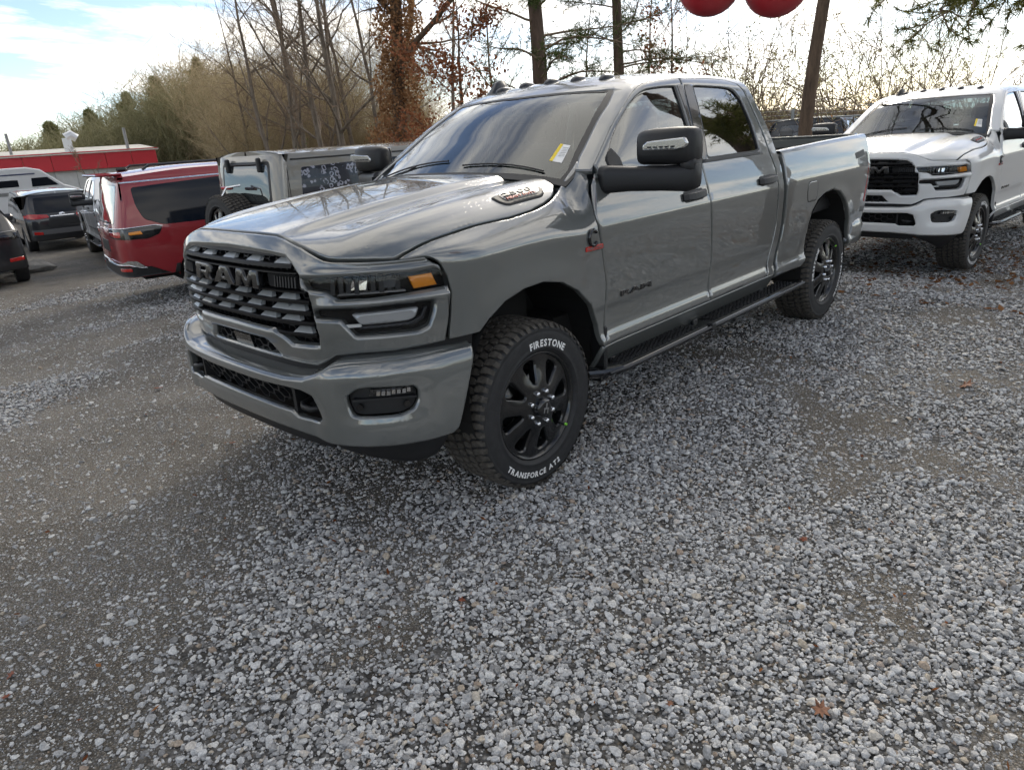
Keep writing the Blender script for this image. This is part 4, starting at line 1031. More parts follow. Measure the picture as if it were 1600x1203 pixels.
    m = MB(); ps = [(-1.12 + .06 * math.sin(a), .40 + .19 * math.cos(a), 1.32 + .18 * math.sin(a)) for a in [2 * math.pi * k / 24 for k in range(25)]]; m.tube(ps, .016, 8, cap=False); m.box((-1.11, .40, 1.32), (.04, .34, .05), bev=.01); m.tube([(-1.10, .40, 1.32), (-.86, .40, 1.26)], .04, 8); m.build('steering_wheel', M_INT, root)
    for x, y in ((-1.42, .42), (-1.42, -.42), (-2.30, .42), (-2.30, -.42)):
        m = MB(); m.box((x + .05, y, .98), (.52, .54, .18), bev=.06); m.box((x - .22, y, 1.32), (.16, .52, .62), Matrix.Rotation(-.25, 3, 'Y'), bev=.06); st_ = m.build('seat', M_SEAT, root)
        m = MB(); m.box((x - .32, y, 1.70), (.11, .27, .19), bev=.045); m.tube([(x - .30, y - .06, 1.58), (x - .30, y - .06, 1.64)], .008, 6); m.tube([(x - .30, y + .06, 1.58), (x - .30, y + .06, 1.64)], .008, 6); m.build('headrest', M_SEAT, st_)
    m = MB(); m.box((-1.03, 0, 1.78), (.03, .26, .07), bev=.015); m.tube([(-1.02, 0, 1.80), (-1.0, 0, 1.855)], .01, 6); m.build('inner_mirror', M_INT, root)
    # belts hanging from the B pillars
    for sg in (1, -1):
        m = MB(); m.prism([(0, 0), (.045, 0), (.045, 1), (0, 1)], lambda a, b, t: (-1.68 + a + .14 * b * 0, sg * (.80 - .10 * b + t), 1.05 + .72 * b), 0, .002); m.build('seat_belt', M_INT, root)
    m = MB(); m.box((-1.92, 0, 1.905), (1.06, 1.10, .02)); m.build('headliner', mat('headliner_cloth', (.30, .29, .27), .9), root)
    # ---------------- wheels
    return root
TRUCK = build_truck('grey_pickup_truck')
tag(TRUCK, 'grey four-door pickup truck with black wheels parked in the foreground', 'pickup truck', 'heavy pickup trucks')
WHEEL, arc_text = make_wheel()
arc_text('FIRESTONE', .335, R(90), .034, False, 'tyre_lettering')
arc_text('TRANSFORCE AT2', .335, R(-90), .028, True, 'tyre_lettering')
def add_wheels(truck):
    first = True
    for x, sg, rot in ((0, 1, -.24), (-3.797, 1, 1.25), (0, -1, .6), (-3.797, -1, 2.2)):
        w = WHEEL if (truck is TRUCK and first) else copy_tree(WHEEL)
        first = False
        w.parent = truck; w.location = (x, .985 * sg - .03 * sg, .425)
        w.rotation_euler = (0, rot, 0 if sg > 0 else math.pi)
add_wheels(TRUCK)
# ------------------------------------------------------------------ ground
_lat = np.random.default_rng(3).random((256, 256))
def vnoise(x, y):
    x = np.asarray(x, float); y = np.asarray(y, float)
    xi = np.floor(x).astype(int); yi = np.floor(y).astype(int); fx = x - xi; fy = y - yi
    fx = fx * fx * (3 - 2 * fx); fy = fy * fy * (3 - 2 * fy)
    g = lambda i, j: _lat[i % 256, j % 256]
    return (g(xi, yi) * (1 - fx) + g(xi + 1, yi) * fx) * (1 - fy) + (g(xi, yi + 1) * (1 - fx) + g(xi + 1, yi + 1) * fx) * fy
def fbm(x, y, o=4):
    s = 0; a = .5
    for k in range(o): s = s + a * vnoise(np.asarray(x) * 2 ** k + 17.3 * k, np.asarray(y) * 2 ** k + 5.1 * k); a *= .5
    return s / (1 - .5 ** o)
def ss(a, b, x):
    t = np.clip((x - a) / (b - a), 0, 1); return t * t * (3 - 2 * t)
def gz(x, y):
    """height of the lot: level under the grey pickup, falling away to the right side (-y) and slightly behind"""
    x = np.asarray(x, float); y = np.asarray(y, float)
    z = -.75 * (1 - np.exp(-np.maximum(0, -y - 1.6) / 10)) - .14 * ss(-4.9, -6.9, x) * ss(-3, 0, y) - .35 * ss(-8, -25, x)
    far = ss(1.5, 5, np.hypot(np.maximum(np.abs(x + 1.9) - 2.4, 0), np.maximum(np.abs(y) - 1.1, 0)))
    return z + far * .05 * (fbm(x * .5, y * .5, 3) - .5)
def gravel_mask(x, y):
    x = np.asarray(x, float); y = np.asarray(y, float)
    g = -.787 * (x - 1.02) + .617 * (y - .08) + .75 * (fbm(x * 1.1 + 3, y * 1.1, 4) - .5) * 2 * .55
    m = ss(-.75, .60, g + .35 * (fbm(x * 4 + 9, y * 4 + 2, 3) - .5))
    m *= 1 - .88 * ss(.50, .62, fbm(x * 1.6 + 40, y * 1.6 + 9, 4))          # thin places where the dirt shows
    streak = ss(.45, .62, fbm((x * .35 + y * .25) + 70, (y * .9 - x * .5) + 20, 4))
    streak = streak * (1 - ss(-1.4, -.2, y) * ss(.7, 1.4, x))
    m = np.maximum(m, .9 * streak)
    return m
def lines(dense, lim, far, k=1.18):
    a = list(np.arange(dense[0], dense[1] + 1e-6, lim)); s = lim
    while a[-1] < far: s *= k; a.append(a[-1] + s)
    s = lim
    while a[0] > -far: s *= k; a.insert(0, a[0] - s)
    return np.array(a)
gx_ = lines((-9, 4), .09, 260); gy_ = lines((-9, 5), .09, 260)
GX, GY = np.meshgrid(gx_, gy_, indexing='ij'); GZ = gz(GX, GY)
GZ = GZ + .030 * (fbm(GX * 2.2, GY * 2.2, 4) - .5) * ss(.2, .8, np.hypot(GX * 1.0, GY - .85)) 
nx_, ny_ = GX.shape
gv = np.stack([GX, GY, GZ], -1).reshape(-1, 3); ii = np.arange(nx_ * ny_).reshape(nx_, ny_)
gf_ = np.stack([ii[:-1, :-1], ii[1:, :-1], ii[1:, 1:], ii[:-1, 1:]], -1).reshape(-1, 4)
def np_mesh(name, V, F4, mtl, smooth=False):
    me = bpy.data.meshes.new(name); n = F4.shape[1]
    me.vertices.add(len(V)); me.vertices.foreach_set('co', np.asarray(V, np.float32).ravel())
    me.loops.add(F4.size); me.loops.foreach_set('vertex_index', F4.astype(np.int32).ravel())
    me.polygons.add(len(F4)); me.polygons.foreach_set('loop_start', np.arange(0, F4.size, n, dtype=np.int32))
    if smooth: me.polygons.foreach_set('use_smooth', np.ones(len(F4), bool))
    me.update(calc_edges=True); me.validate()
    me.materials.append(mtl); return me
def ground_material():
    m = bpy.data.materials.new('gravel_lot'); m.use_nodes = True; t = m.node_tree; b = t.nodes['Principled BSDF']; n = t.nodes.new; l = t.links.new
    tc_ = n('ShaderNodeTexCoord'); P = tc_.outputs['Object']
    at = n('ShaderNodeAttribute'); at.attribute_name = 'gravel'
    def noise(sc, det=6, ro=.6): 
        q = n('ShaderNodeTexNoise'); q.inputs['Scale'].default_value = sc; q.inputs['Detail'].default_value = det; q.inputs['Roughness'].default_value = ro; l(P, q.inputs['Vector']); return q.outputs[0]
    def rng(x, a, b_, c, d): 
        q = n('ShaderNodeMapRange'); q.inputs[1].default_value = a; q.inputs[2].default_value = b_; q.inputs[3].default_value = c; q.inputs[4].default_value = d; l(x, q.inputs[0]); return q.outputs[0]
    def mix(f, a, b_, mode='MIX'):
        q = n('ShaderNodeMixRGB'); q.blend_type = mode
        for i, v in enumerate((f, a, b_)):
            if isinstance(v, (int, float)): q.inputs[i].default_value = v if i == 0 else (v, v, v, 1)
            elif isinstance(v, tuple): q.inputs[i].default_value = (*v, 1)
            else: l(v, q.inputs[i])
        return q.outputs[0]
    # pebbles: cells with their own grey
    v1 = n('ShaderNodeTexVoronoi'); v1.inputs['Scale'].default_value = 58; l(P, v1.inputs['Vector'])
    v2 = n('ShaderNodeTexVoronoi'); v2.inputs['Scale'].default_value = 120; l(P, v2.inputs['Vector'])
    hs = n('ShaderNodeSeparateColor'); l(v1.outputs['Color'], hs.inputs[0])
    hs2 = n('ShaderNodeSeparateColor'); l(v2.outputs['Color'], hs2.inputs[0])
    peb = mix(rng(hs.outputs[0], 0, 1, 0, 1), (.10, .096, .09), (.36, .355, .345)); peb = mix(rng(hs.outputs[1], .86, .9, 0, .7), peb, (.24, .19, .13))
    peb = mix(1.0, peb, rng(v1.outputs['Distance'], .0, .62, 1.15, .35), 'MULTIPLY')
    dirt = mix(noise(2.2, 8), (.15, .126, .10), (.30, .262, .21)); dirt = mix(rng(noise(26, 8, .75), .35, .7, 0, .8), dirt, (.34, .305, .25))
    grit = mix(rng(hs2.outputs[0], .40, .95, 0, .9), dirt, (.31, .305, .29)); v3 = n('ShaderNodeTexVoronoi'); v3.inputs['Scale'].default_value = 300; l(P, v3.inputs['Vector']); hs3 = n('ShaderNodeSeparateColor'); l(v3.outputs['Color'], hs3.inputs[0]); grit = mix(1.0, grit, rng(hs3.outputs[0], 0, 1, .55, 1.4), 'MULTIPLY')
    grit = mix(1.0, grit, rng(v2.outputs['Distance'], 0, .6, 1.2, .40), 'MULTIPLY')
    mask = rng(at.outputs['Fac'], .25, .75, 0, 1)
    col = mix(mask, grit, peb)
    col = mix(1.0, col, rng(noise(.9, 5, .6), .36, .62, .68, 1.12), 'MULTIPLY')      # damp and dry patches of the dirt
    l(col, b.inputs['Base Color']); b.inputs['Roughness'].default_value = .92; b.inputs['Specular IOR Level'].default_value = .25
    hgt = mix(mask, rng(v2.outputs['Distance'], 0, .6, .5, 0), rng(v1.outputs['Distance'], 0, .7, 1, 0))
    h2 = mix(.45, hgt, noise(48, 8, .8))
    bp = n('ShaderNodeBump'); bp.inputs['Strength'].default_value = .9; bp.inputs['Distance'].default_value = .018; l(h2, bp.inputs['Height']); l(bp.outputs[0], b.inputs['Normal'])
    return m
me = np_mesh('ground', gv, gf_, ground_material(), True)
a_ = me.attributes.new('gravel', 'FLOAT', 'POINT'); a_.data.foreach_set('value', gravel_mask(GX, GY).ravel().astype(np.float32))
ground = bpy.data.objects.new('ground', me); COL.objects.link(ground); ground['kind'] = 'structure'

# ------------------------------------------------------------------ loose stones (nobody could count them)
def stone_material():
    m = bpy.data.materials.new('stone'); m.use_nodes = True; t = m.node_tree; b = t.nodes['Principled BSDF']; n = t.nodes.new; l = t.links.new
    oi = n('ShaderNodeObjectInfo'); r = n('ShaderNodeValToRGB'); cr = r.color_ramp
    cr.elements[0].position = 0; cr.elements[0].color = (.17, .168, .165, 1); cr.elements[1].position = 1; cr.elements[1].color = (.64, .63, .60, 1)
    for p_, c_ in ((.2, (.30, .30, .30)), (.5, (.43, .432, .43)), (.78, (.53, .53, .525)), (.88, (.56, .55, .525)), (.93, (.38, .33, .26)), (.96, (.26, .20, .155))):
        e = cr.elements.new(p_); e.color = (*c_, 1)
    l(oi.outputs['Random'], r.inputs[0])
    tc_ = n('ShaderNodeTexCoord'); q = n('ShaderNodeTexNoise'); q.inputs['Scale'].default_value = 2.5; q.inputs['Detail'].default_value = 5; l(tc_.outputs['Object'], q.inputs['Vector'])
    mr = n('ShaderNodeMapRange'); mr.inputs[1].default_value = .3; mr.inputs[2].default_value = .7; mr.inputs[3].default_value = .7; mr.inputs[4].default_value = 1.25; l(q.outputs[0], mr.inputs[0])
    mx = n('ShaderNodeMixRGB'); mx.blend_type = 'MULTIPLY'; mx.inputs[0].default_value = 1; l(r.outputs[0], mx.inputs[1]); l(mr.outputs[0], mx.inputs[2]); l(mx.outputs[0], b.inputs['Base Color'])
    b.inputs['Roughness'].default_value = .75; b.inputs['Specular IOR Level'].default_value = .35
    return m
M_STONE = stone_material()
import bmesh
STONES = bpy.data.collections.new('stone_shapes')
rs = np.random.default_rng(11)
for k in range(9):
    bm = bmesh.new(); d = rs.normal(size=(22, 3)); d /= np.linalg.norm(d, axis=1)[:, None]; d *= (1, rs.uniform(.68, .98), rs.uniform(.58, .9)); d *= rs.uniform(.90, 1.05, (22, 1))
    for p_ in d: bm.verts.new(p_)
    bmesh.ops.convex_hull(bm, input=bm.verts); bmesh.ops.delete(bm, geom=[v for v in bm.verts if not v.link_faces], context='VERTS')
    me = bpy.data.meshes.new('stone_%d' % k); bm.to_mesh(me); bm.free(); me.materials.append(M_STONE); STONES.objects.link(bpy.data.objects.new('stone_%d' % k, me))
def scatter(name, P, rot, scl, coll, idx):
    me = bpy.data.meshes.new(name); me.vertices.add(len(P)); me.vertices.foreach_set('co', P.astype(np.float32).ravel())
    for nm, ty, dat in (('rot', 'FLOAT_VECTOR', rot), ('scl', 'FLOAT_VECTOR', scl)):
        a = me.attributes.new(nm, ty, 'POINT'); a.data.foreach_set('vector', dat.astype(np.float32).ravel())
    a = me.attributes.new('idx', 'INT', 'POINT'); a.data.foreach_set('value', idx.astype(np.int32))
    o = bpy.data.objects.new(name, me); COL.objects.link(o)
    g = bpy.data.node_groups.new(name, 'GeometryNodeTree'); g.interface.new_socket('Geometry', in_out='INPUT', socket_type='NodeSocketGeometry'); g.interface.new_socket('Geometry', in_out='OUTPUT', socket_type='NodeSocketGeometry')
    n = g.nodes.new; l = g.links.new; gi = n('NodeGroupInput'); go = n('NodeGroupOutput'); ip = n('GeometryNodeInstanceOnPoints'); ci = n('GeometryNodeCollectionInfo')
    ci.inputs[0].default_value = coll; ci.inputs['Separate Children'].default_value = True; ci.inputs['Reset Children'].default_value = True
    def attr(nm, ty):
        q = n('GeometryNodeInputNamedAttribute'); q.data_type = ty; q.inputs[0].default_value = nm; return q.outputs[0]
    er = n('FunctionNodeEulerToRotation'); l(attr('rot', 'FLOAT_VECTOR'), er.inputs[0])
    l(gi.outputs[0], ip.inputs['Points']); l(ci.outputs[0], ip.inputs['Instance']); ip.inputs['Pick Instance'].default_value = True
    l(attr('idx', 'INT'), ip.inputs['Instance Index']); l(er.outputs[0], ip.inputs['Rotation']); l(attr('scl', 'FLOAT_VECTOR'), ip.inputs['Scale']); l(ip.outputs[0], go.inputs[0])
    md = o.modifiers.new('scatter', 'NODES'); md.node_group = g
    return o
def make_stones():
    r = np.random.default_rng(21); N0 = 520000
    az = np.radians(r.uniform(-196, -88, N0)); d = np.sqrt(r.uniform(.6 ** 2, 15.5 ** 2, N0)); x = CAM_POS[0] + d * np.cos(az); y = CAM_POS[1] + d * np.sin(az)
    # candidate density is constant; thin it out with distance and with the gravel mask
    cand = N0 / (np.radians(108) / 2 * (15.5 ** 2 - .36))
    m = gravel_mask(x, y); want = (9200 * m + 6600 * (1 - m) + 60) * np.minimum(1, (3.0 / d) ** 1.5)
    reps = want / cand; keep = r.random(N0) < reps % 1; cnt = np.floor(reps).astype(int) + keep
    X = np.repeat(x, cnt); Y = np.repeat(y, cnt); M_ = np.repeat(m, cnt); Dd = np.repeat(d, cnt); n = len(X)
    sp = .5 / math.sqrt(cand) + .02
    X = X + r.normal(0, sp, n); Y = Y + r.normal(0, sp, n)
    s = np.exp(r.normal(math.log(.0060), .45, n)); s = np.where(r.random(n) > M_ * .9 + .12, s * r.uniform(.20, .55, n), s); s = np.clip(s, .0018, .020)
    s *= 1 + .45 * np.clip((Dd - 3.5) / 7, 0, 1)
    sx = np.stack([s * r.uniform(.9, 1.25, n), s * r.uniform(.85, 1.1, n), s * r.uniform(.7, 1.0, n)], 1)
    Z = gz(X, Y) + .030 * (fbm(X * 2.2, Y * 2.2, 4) - .5) * ss(.2, .8, np.hypot(X, Y - .85)) + s * r.uniform(.0, .60, n) * (.5 + .8 * M_)
    ok = np.ones(n, bool)
    for wx in (0, -3.797):                                        # no stones inside the tyres
        for wy in (.82, -.82): ok &= ~((np.abs(X - wx) < .10) & (np.abs(Y - wy) < .16))
    rot = np.stack([r.normal(0, .35, n), r.normal(0, .35, n), r.uniform(0, 6.28, n)], 1)
    o = scatter('gravel', np.stack([X, Y, Z], 1)[ok], rot[ok], sx[ok], STONES, r.integers(0, 9, n)[ok])
    tag(o, 'loose grey crushed stone spread over the lot', 'gravel', kind='stuff')
    return n
N_STONES = make_stones(); print('stones', N_STONES)
# ------------------------------------------------------------------ trees
def at_az(az, d): return (CAM_POS[0] + d * math.cos(R(az)), CAM_POS[1] + d * math.sin(R(az)))
def bark_mat(name, c1, c2, scale=9):
    m = mat(name, c1, .9); t = m.node_tree; b = t.nodes['Principled BSDF']; n = t.nodes.new; l = t.links.new
    tc_ = n('ShaderNodeTexCoord'); mp_ = n('ShaderNodeMapping'); mp_.inputs['Scale'].default_value = (1, 1, .22); l(tc_.outputs['Object'], mp_.inputs[0])
    q = n('ShaderNodeTexNoise'); q.inputs['Scale'].default_value = scale; q.inputs['Detail'].default_value = 8; q.inputs['Roughness'].default_value = .7; l(mp_.outputs[0], q.inputs['Vector'])
    r = n('ShaderNodeValToRGB'); r.color_ramp.elements[0].position = .35; r.color_ramp.elements[1].position = .68; r.color_ramp.elements[0].color = (*c1, 1); r.color_ramp.elements[1].color = (*c2, 1); l(q.outputs[0], r.inputs[0]); l(r.outputs[0], b.inputs['Base Color'])
    bp = n('ShaderNodeBump'); bp.inputs['Strength'].default_value = .8; bp.inputs['Distance'].default_value = .03; l(q.outputs[0], bp.inputs['Height']); l(bp.outputs[0], b.inputs['Normal'])
    return m
def leaf_mat(name, c1, c2, trans=.35):
    """leaves vary from one to the next (random per island)"""
    m = bpy.data.materials.new(name); m.use_nodes = True; t = m.node_tree; t.nodes.clear(); n = t.nodes.new; l = t.links.new
    o = n('ShaderNodeOutputMaterial'); g = n('ShaderNodeNewGeometry'); mx = n('ShaderNodeMixRGB'); mx.inputs[1].default_value = (*c1, 1); mx.inputs[2].default_value = (*c2, 1); l(g.outputs['Random Per Island'], mx.inputs[0])
    d = n('ShaderNodeBsdfDiffuse'); tr = n('ShaderNodeBsdfTranslucent'); s = n('ShaderNodeMixShader'); s.inputs[0].default_value = trans; l(mx.outputs[0], d.inputs[0]); l(mx.outputs[0], tr.inputs[0]); l(d.outputs[0], s.inputs[1]); l(tr.outputs[0], s.inputs[2]); l(s.outputs[0], o.inputs[0])
    return m
M_BARK = bark_mat('bark_grey', (.11, .086, .063), (.27, .22, .17)); M_BARKW = bark_mat('bark_brown', (.06, .04, .027), (.17, .115, .075)); M_PBARK = bark_mat('bark_pine', (.055, .038, .028), (.16, .105, .075), 6)
M_TWIG = mat('twig_brown', (.23, .165, .112), .9, var=(1.2, .35)); M_TAN = leaf_mat('brush_tan', (.26, .20, .115), (.46, .38, .24), .4); M_BRUSHG = leaf_mat('brush_grey', (.13, .10, .07), (.28, .22, .15), .3)
M_NEEDLE = leaf_mat('needles_green', (.040, .062, .022), (.11, .14, .05), .35); M_NEEDLEB = leaf_mat('needles_bronze', (.11, .125, .045), (.27, .27, .12), .45)
M_RUST = leaf_mat('oak_leaves_rust', (.17, .062, .032), (.34, .15, .08), .35); M_VINE = leaf_mat('vine_leaves_tan', (.20, .10, .05), (.42, .25, .13), .4); M_YELL = leaf_mat('shrub_leaves_olive', (.26, .23, .11), (.50, .45, .27), .45)
class Seg:
    """collects tapered limbs as prisms"""
    def __init__(s): s.a = []; s.b = []; s.ra = []; s.rb = []
    def add(s, p, q, r0, r1): s.a.append(p); s.b.append(q); s.ra.append(r0); s.rb.append(r1)
    def mesh(s, n):
        if not s.a: return np.zeros((0, 3)), np.zeros((0, 4), int)
        A = np.array(s.a); B_ = np.array(s.b); ra = np.array(s.ra)[:, None]; rb = np.array(s.rb)[:, None]; t = B_ - A; t /= np.maximum(1e-9, np.linalg.norm(t, axis=1))[:, None]
        ref = np.where(np.abs(t[:, 2:3]) < .9, np.array([[0, 0, 1.]]), np.array([[1., 0, 0]])); u = np.cross(t, ref); u /= np.linalg.norm(u, axis=1)[:, None]; w = np.cross(t, u)
        V = []; k = len(A)
        for i in range(n):
            c, d = math.cos(2 * math.pi * i / n), math.sin(2 * math.pi * i / n); V.append(A + (u * c + w * d) * ra)
        for i in range(n):
            c, d = math.cos(2 * math.pi * i / n), math.sin(2 * math.pi * i / n); V.append(B_ + (u * c + w * d) * rb)
        V = np.stack(V, 1).reshape(-1, 3); base = np.arange(k)[:, None] * 2 * n
        F_ = np.concatenate([base + np.array([[i, (i + 1) % n, n + (i + 1) % n, n + i]]) for i in range(n)], 0)
        return V, F_
def rnd_dir(r, d, spread):
    v = np.array(d) + r.normal(0, spread, 3); return v / np.linalg.norm(v)
def limb(S_, r, p, d, length, rad, nseg, droop=0.0, wob=.12, endf=.35):
    """one wandering limb; returns the points along it"""
    pts = [(np.array(p, float), rad, np.array(d))]
    for i in range(nseg):
        d = rnd_dir(r, d, wob); d[2] += droop; d /= np.linalg.norm(d)
        q = pts[-1][0] + d * length / nseg; r1 = rad * (1 - (1 - endf) * (i + 1) / nseg)
        S_.add(pts[-1][0], q, pts[-1][1], r1); pts.append((q, r1, d.copy()))
    return pts
def leaves(pts, size, r, aspect=.6):
    """quads scattered at the points"""
    n = len(pts); P = np.array(pts); a = r.normal(size=(n, 3)); a /= np.linalg.norm(a, axis=1)[:, None]; b = np.cross(a, r.normal(size=(n, 3))); b /= np.maximum(1e-6, np.linalg.norm(b, axis=1))[:, None]
    s = size * r.uniform(.6, 1.3, (n, 1)); V = np.stack([P - a * s, P + b * s * aspect, P + a * s, P - b * s * aspect], 1).reshape(-1, 3)
    return V, np.arange(4 * n).reshape(n, 4)
def tree_ob(name, parts, loc, rz=0, lab=None, group=None, cat='tree', scale=1.0):
    root = empty(name, loc, rz); root.scale = (scale,) * 3
    for nm, V, F_, m in parts:
        if len(F_) == 0: continue
        me = np_mesh(nm, V, F_, m); o = bpy.data.objects.new(nm, me); COL.objects.link(o); o.parent = root
    tag(root, lab, cat, group); return root
def bare_tree(seed, h, rad, n1=13, leafp=None, lean=(0, 0), low=.28, fork=True, wob=.05):
    r = np.random.default_rng(seed); T = Seg(); C = Seg(); tips = []
    tr = limb(T, r, (0, 0, -.4), (lean[0], lean[1], 1), h, rad, 12, .02, wob, .12)
    for i in range(n1):
        t = low + (1 - low) * (i + r.uniform(-.3, .3)) / n1; k = min(11, max(1, int(t * 12))); p, pr, pd = tr[k]
        az = r.uniform(0, 6.28); up = r.uniform(.55, 1.25) if fork else r.uniform(.1, .6); d = np.array((math.cos(az), math.sin(az), up)); d /= np.linalg.norm(d)
        l1 = h * r.uniform(.22, .46) * (1.12 - t * .55); b1 = limb(T if pr > .05 else C, r, p, d, l1, pr * r.uniform(.35, .6), 7, .03, .13, .2)
        for j in range(1, 8):
            for _ in range(2):
                p2, r2, d2 = b1[j]; l2 = l1 * r.uniform(.22, .45) * (1.2 - j / 9); b2 = limb(C, r, p2, rnd_dir(r, d2, .55), l2, max(.006, r2 * .5), 5, .02, .16, .25)
                for q in range(1, 6):
                    p3, r3, d3 = b2[q]; b3 = limb(C, r, p3, rnd_dir(r, d3, .6), l2 * r.uniform(.3, .6), max(.004, r3 * .55), 3, .0, .2, .4); tips.append(b3[-1][0]); tips.append(b3[1][0])
                    if q % 2: b4 = limb(C, r, p3, rnd_dir(r, d3, .8), l2 * r.uniform(.25, .45), max(.004, r3 * .45), 2, .0, .2, .5); tips.append(b4[-1][0])
    return T, C, tips
def pine_tree(seed, h, rad, z0, blen, nb, tuft=.16, dens=1.0, droop=-.03, taper=.75):
    r = np.random.default_rng(seed); T = Seg(); C = Seg(); pts = []; dirs = []
    tr = limb(T, r, (0, 0, -.4), (0, 0, 1), h, rad, 14, .02, .02, .15)
    for i in range(nb):
        t = (i + r.uniform(0, 1)) / nb; z = z0 + (h - z0) * t; k = min(13, int(z / h * 14)); p = tr[k][0] + (tr[k + 1][0] - tr[k][0]) * (z / h * 14 - k if z / h * 14 - k < 1 else 1)
        az = r.uniform(0, 6.28); L_ = blen * (1 - taper * t) * r.uniform(.65, 1.15); d = np.array((math.cos(az), math.sin(az), .18 + .25 * t)); d /= np.linalg.norm(d)
        b1 = limb(C, r, p, d, L_, max(.012, rad * .18 * (1 - .6 * t)), 7, droop, .09, .3)
        for j in range(2, 8):
            for _ in range(3):
                p2, r2, d2 = b1[j]; b2 = limb(C, r, p2, rnd_dir(r, d2, .55), L_ * r.uniform(.14, .30), .010, 3, .01, .2, .5)
                for q in range(1, 4):
                    for _ in range(max(1, int(2 * dens * 1))): pts.append(b2[q][0] + r.normal(0, .05, 3)); dirs.append(b2[q][2])
    # needle tufts: fans of thin blades
    P = np.repeat(np.array(pts), 6, 0); D = np.repeat(np.array(dirs), 6, 0); n = len(P); v = D * .5 + r.normal(0, .6, (n, 3)); v[:, 2] += .12; v /= np.linalg.norm(v, axis=1)[:, None]; w = np.cross(v, r.normal(size=(n, 3))); w /= np.maximum(1e-6, np.linalg.norm(w, axis=1))[:, None]
    s = tuft * r.uniform(.6, 1.2, (n, 1)); hw = .007 * tuft / .16; V = np.stack([P - w * hw, P + w * hw, P + v * s + w * hw * .4, P + v * s - w * hw * .4], 1).reshape(-1, 3)
    return T, C, (V, np.arange(4 * n).reshape(n, 4))
def place_bare(name, az, d, seed, h, rad, lab, group, bark=M_BARK, leaf=None, leafn=0, leafs=.05, lean=(0, 0), low=.28, n1=13, tipsel=None, fork=True):
    x, y = at_az(az, d); z = float(gz(x, y)); T, C, tips = bare_tree(seed, h, rad, n1, None, lean, low, fork); r = np.random.default_rng(seed + 5)
    parts = [('trunk', *T.mesh(7), bark), ('crown', *C.mesh(3), M_TWIG)]
    if leaf is not None:
        tp = np.array(tips)
        if tipsel is not None: tp = tp[tipsel(tp)]
        sel = tp[r.integers(0, len(tp), leafn)] + r.normal(0, .12, (leafn, 3)); parts.append(('foliage', *leaves(sel, leafs, r), leaf))
    return tree_ob(name, parts, (x, y, z), 0, lab, group)
GB = 'bare trees behind the parked vehicles'
bt_spec = ((352, -117.3, 38, 9.5, .10), (395, -119.0, 33, 12, .12), (432, -120.4, 30, 12.5, .12), (462, -121.5, 34, 14, .14), (492, -122.8, 29, 12.5, .13), (513, -123.8, 35, 14, .13), (527, -124.3, 28, 13, .14), (548, -125.5, 36, 14, .13), (585, -127.2, 33, 13, .12), (690, -132.4, 34, 12, .12), (770, -136.2, 30, 9.5, .09), (905, -142.6, 33, 9, .09), (1010, -147.6, 36, 10, .10))
names = ('leftmost slender bare tree rising over the tan brush', 'slender bare tree at the right end of the tan brush', 'bare tree with pale trunk above the tan jeep spare wheel', 'taller bare tree second right of the brush edge', 'bare tree above the left end of the spotted window', 'thin bare tree standing behind the spotted jeep window', 'dark bare tree directly above the spotted jeep window', 'bare tree just left of the vine-covered trunk base', 'thin bare tree touching the left side of the vine-covered trunk', 'bare tree rising behind the rust-leaved oak', 'small bare tree left of the nearest pine trunk', 'small bare tree between the two pine trunks', 'small bare tree right of the second pine trunk')
for i, (px, az, d, h, rad) in enumerate(bt_spec): place_bare('bare_tree', az, d, 100 + i, h, rad, names[i], GB, low=.16 if i % 2 else .25, n1=14)
# trunk wrapped in brown vine
def vine_tree():
    az, d = -128.3, 24; x, y = at_az(az, d); z = float(gz(x, y)); T, C, tips = bare_tree(131, 15, .27, 12, None, (.0, .0), .36, True, .025); r = np.random.default_rng(9)
    n = 9000; hz_ = r.uniform(0, 7.4, n); a = r.uniform(0, 6.28, n); bulge = .42 + .25 * np.sin(hz_ * 2.1 + a) ** 2 + .25 * np.exp(-((hz_ - 2.4) / .9) ** 2) + .8 * np.exp(-(hz_ / .8) ** 2)
    rr = 1.25 * bulge * np.sqrt(r.uniform(.15, 1, n)); tk = np.array(T.a[:12]); P = np.stack([rr * np.cos(a) + np.interp(hz_, tk[:, 2], tk[:, 0]), rr * np.sin(a) + np.interp(hz_, tk[:, 2], tk[:, 1]), hz_], 1)
    S_ = Seg()
    for k in range(240):
        zz = r.uniform(0, 7); aa = r.uniform(0, 6.28); p = np.array((.35 * math.cos(aa), .35 * math.sin(aa), zz)); limb(S_, r, p, (math.cos(aa) * .6, math.sin(aa) * .6, .5), r.uniform(.3, .9), .008, 4, -.05, .35, .5)
    tree_ob('vine_covered_tree', [('trunk', *T.mesh(8), M_BARKW), ('crown', *C.mesh(3), M_TWIG), ('vine_stems', *S_.mesh(3), M_TWIG), ('vine_leaves', *leaves(P, .06, r), M_VINE)], (x, y, z), 0, 'large tree with brown vine leaves clinging up its trunk', GB)
vine_tree()
place_bare('oak_tree', -132.6, 21, 141, 6.2, .10, 'small oak holding rust-brown leaves behind the pickup cab', 'oaks with brown leaves', M_BARKW, M_RUST, 4400, .055, low=.12, n1=16, tipsel=lambda p: p[:, 2] < 6.2, fork=False)
place_bare('oak_tree', -150.0, 25, 142, 7.2, .09, 'slim tree with rust-brown leaves right of the pine trunks', 'oaks with brown leaves', M_BARKW, M_RUST, 1500, .06, low=.15, n1=12)
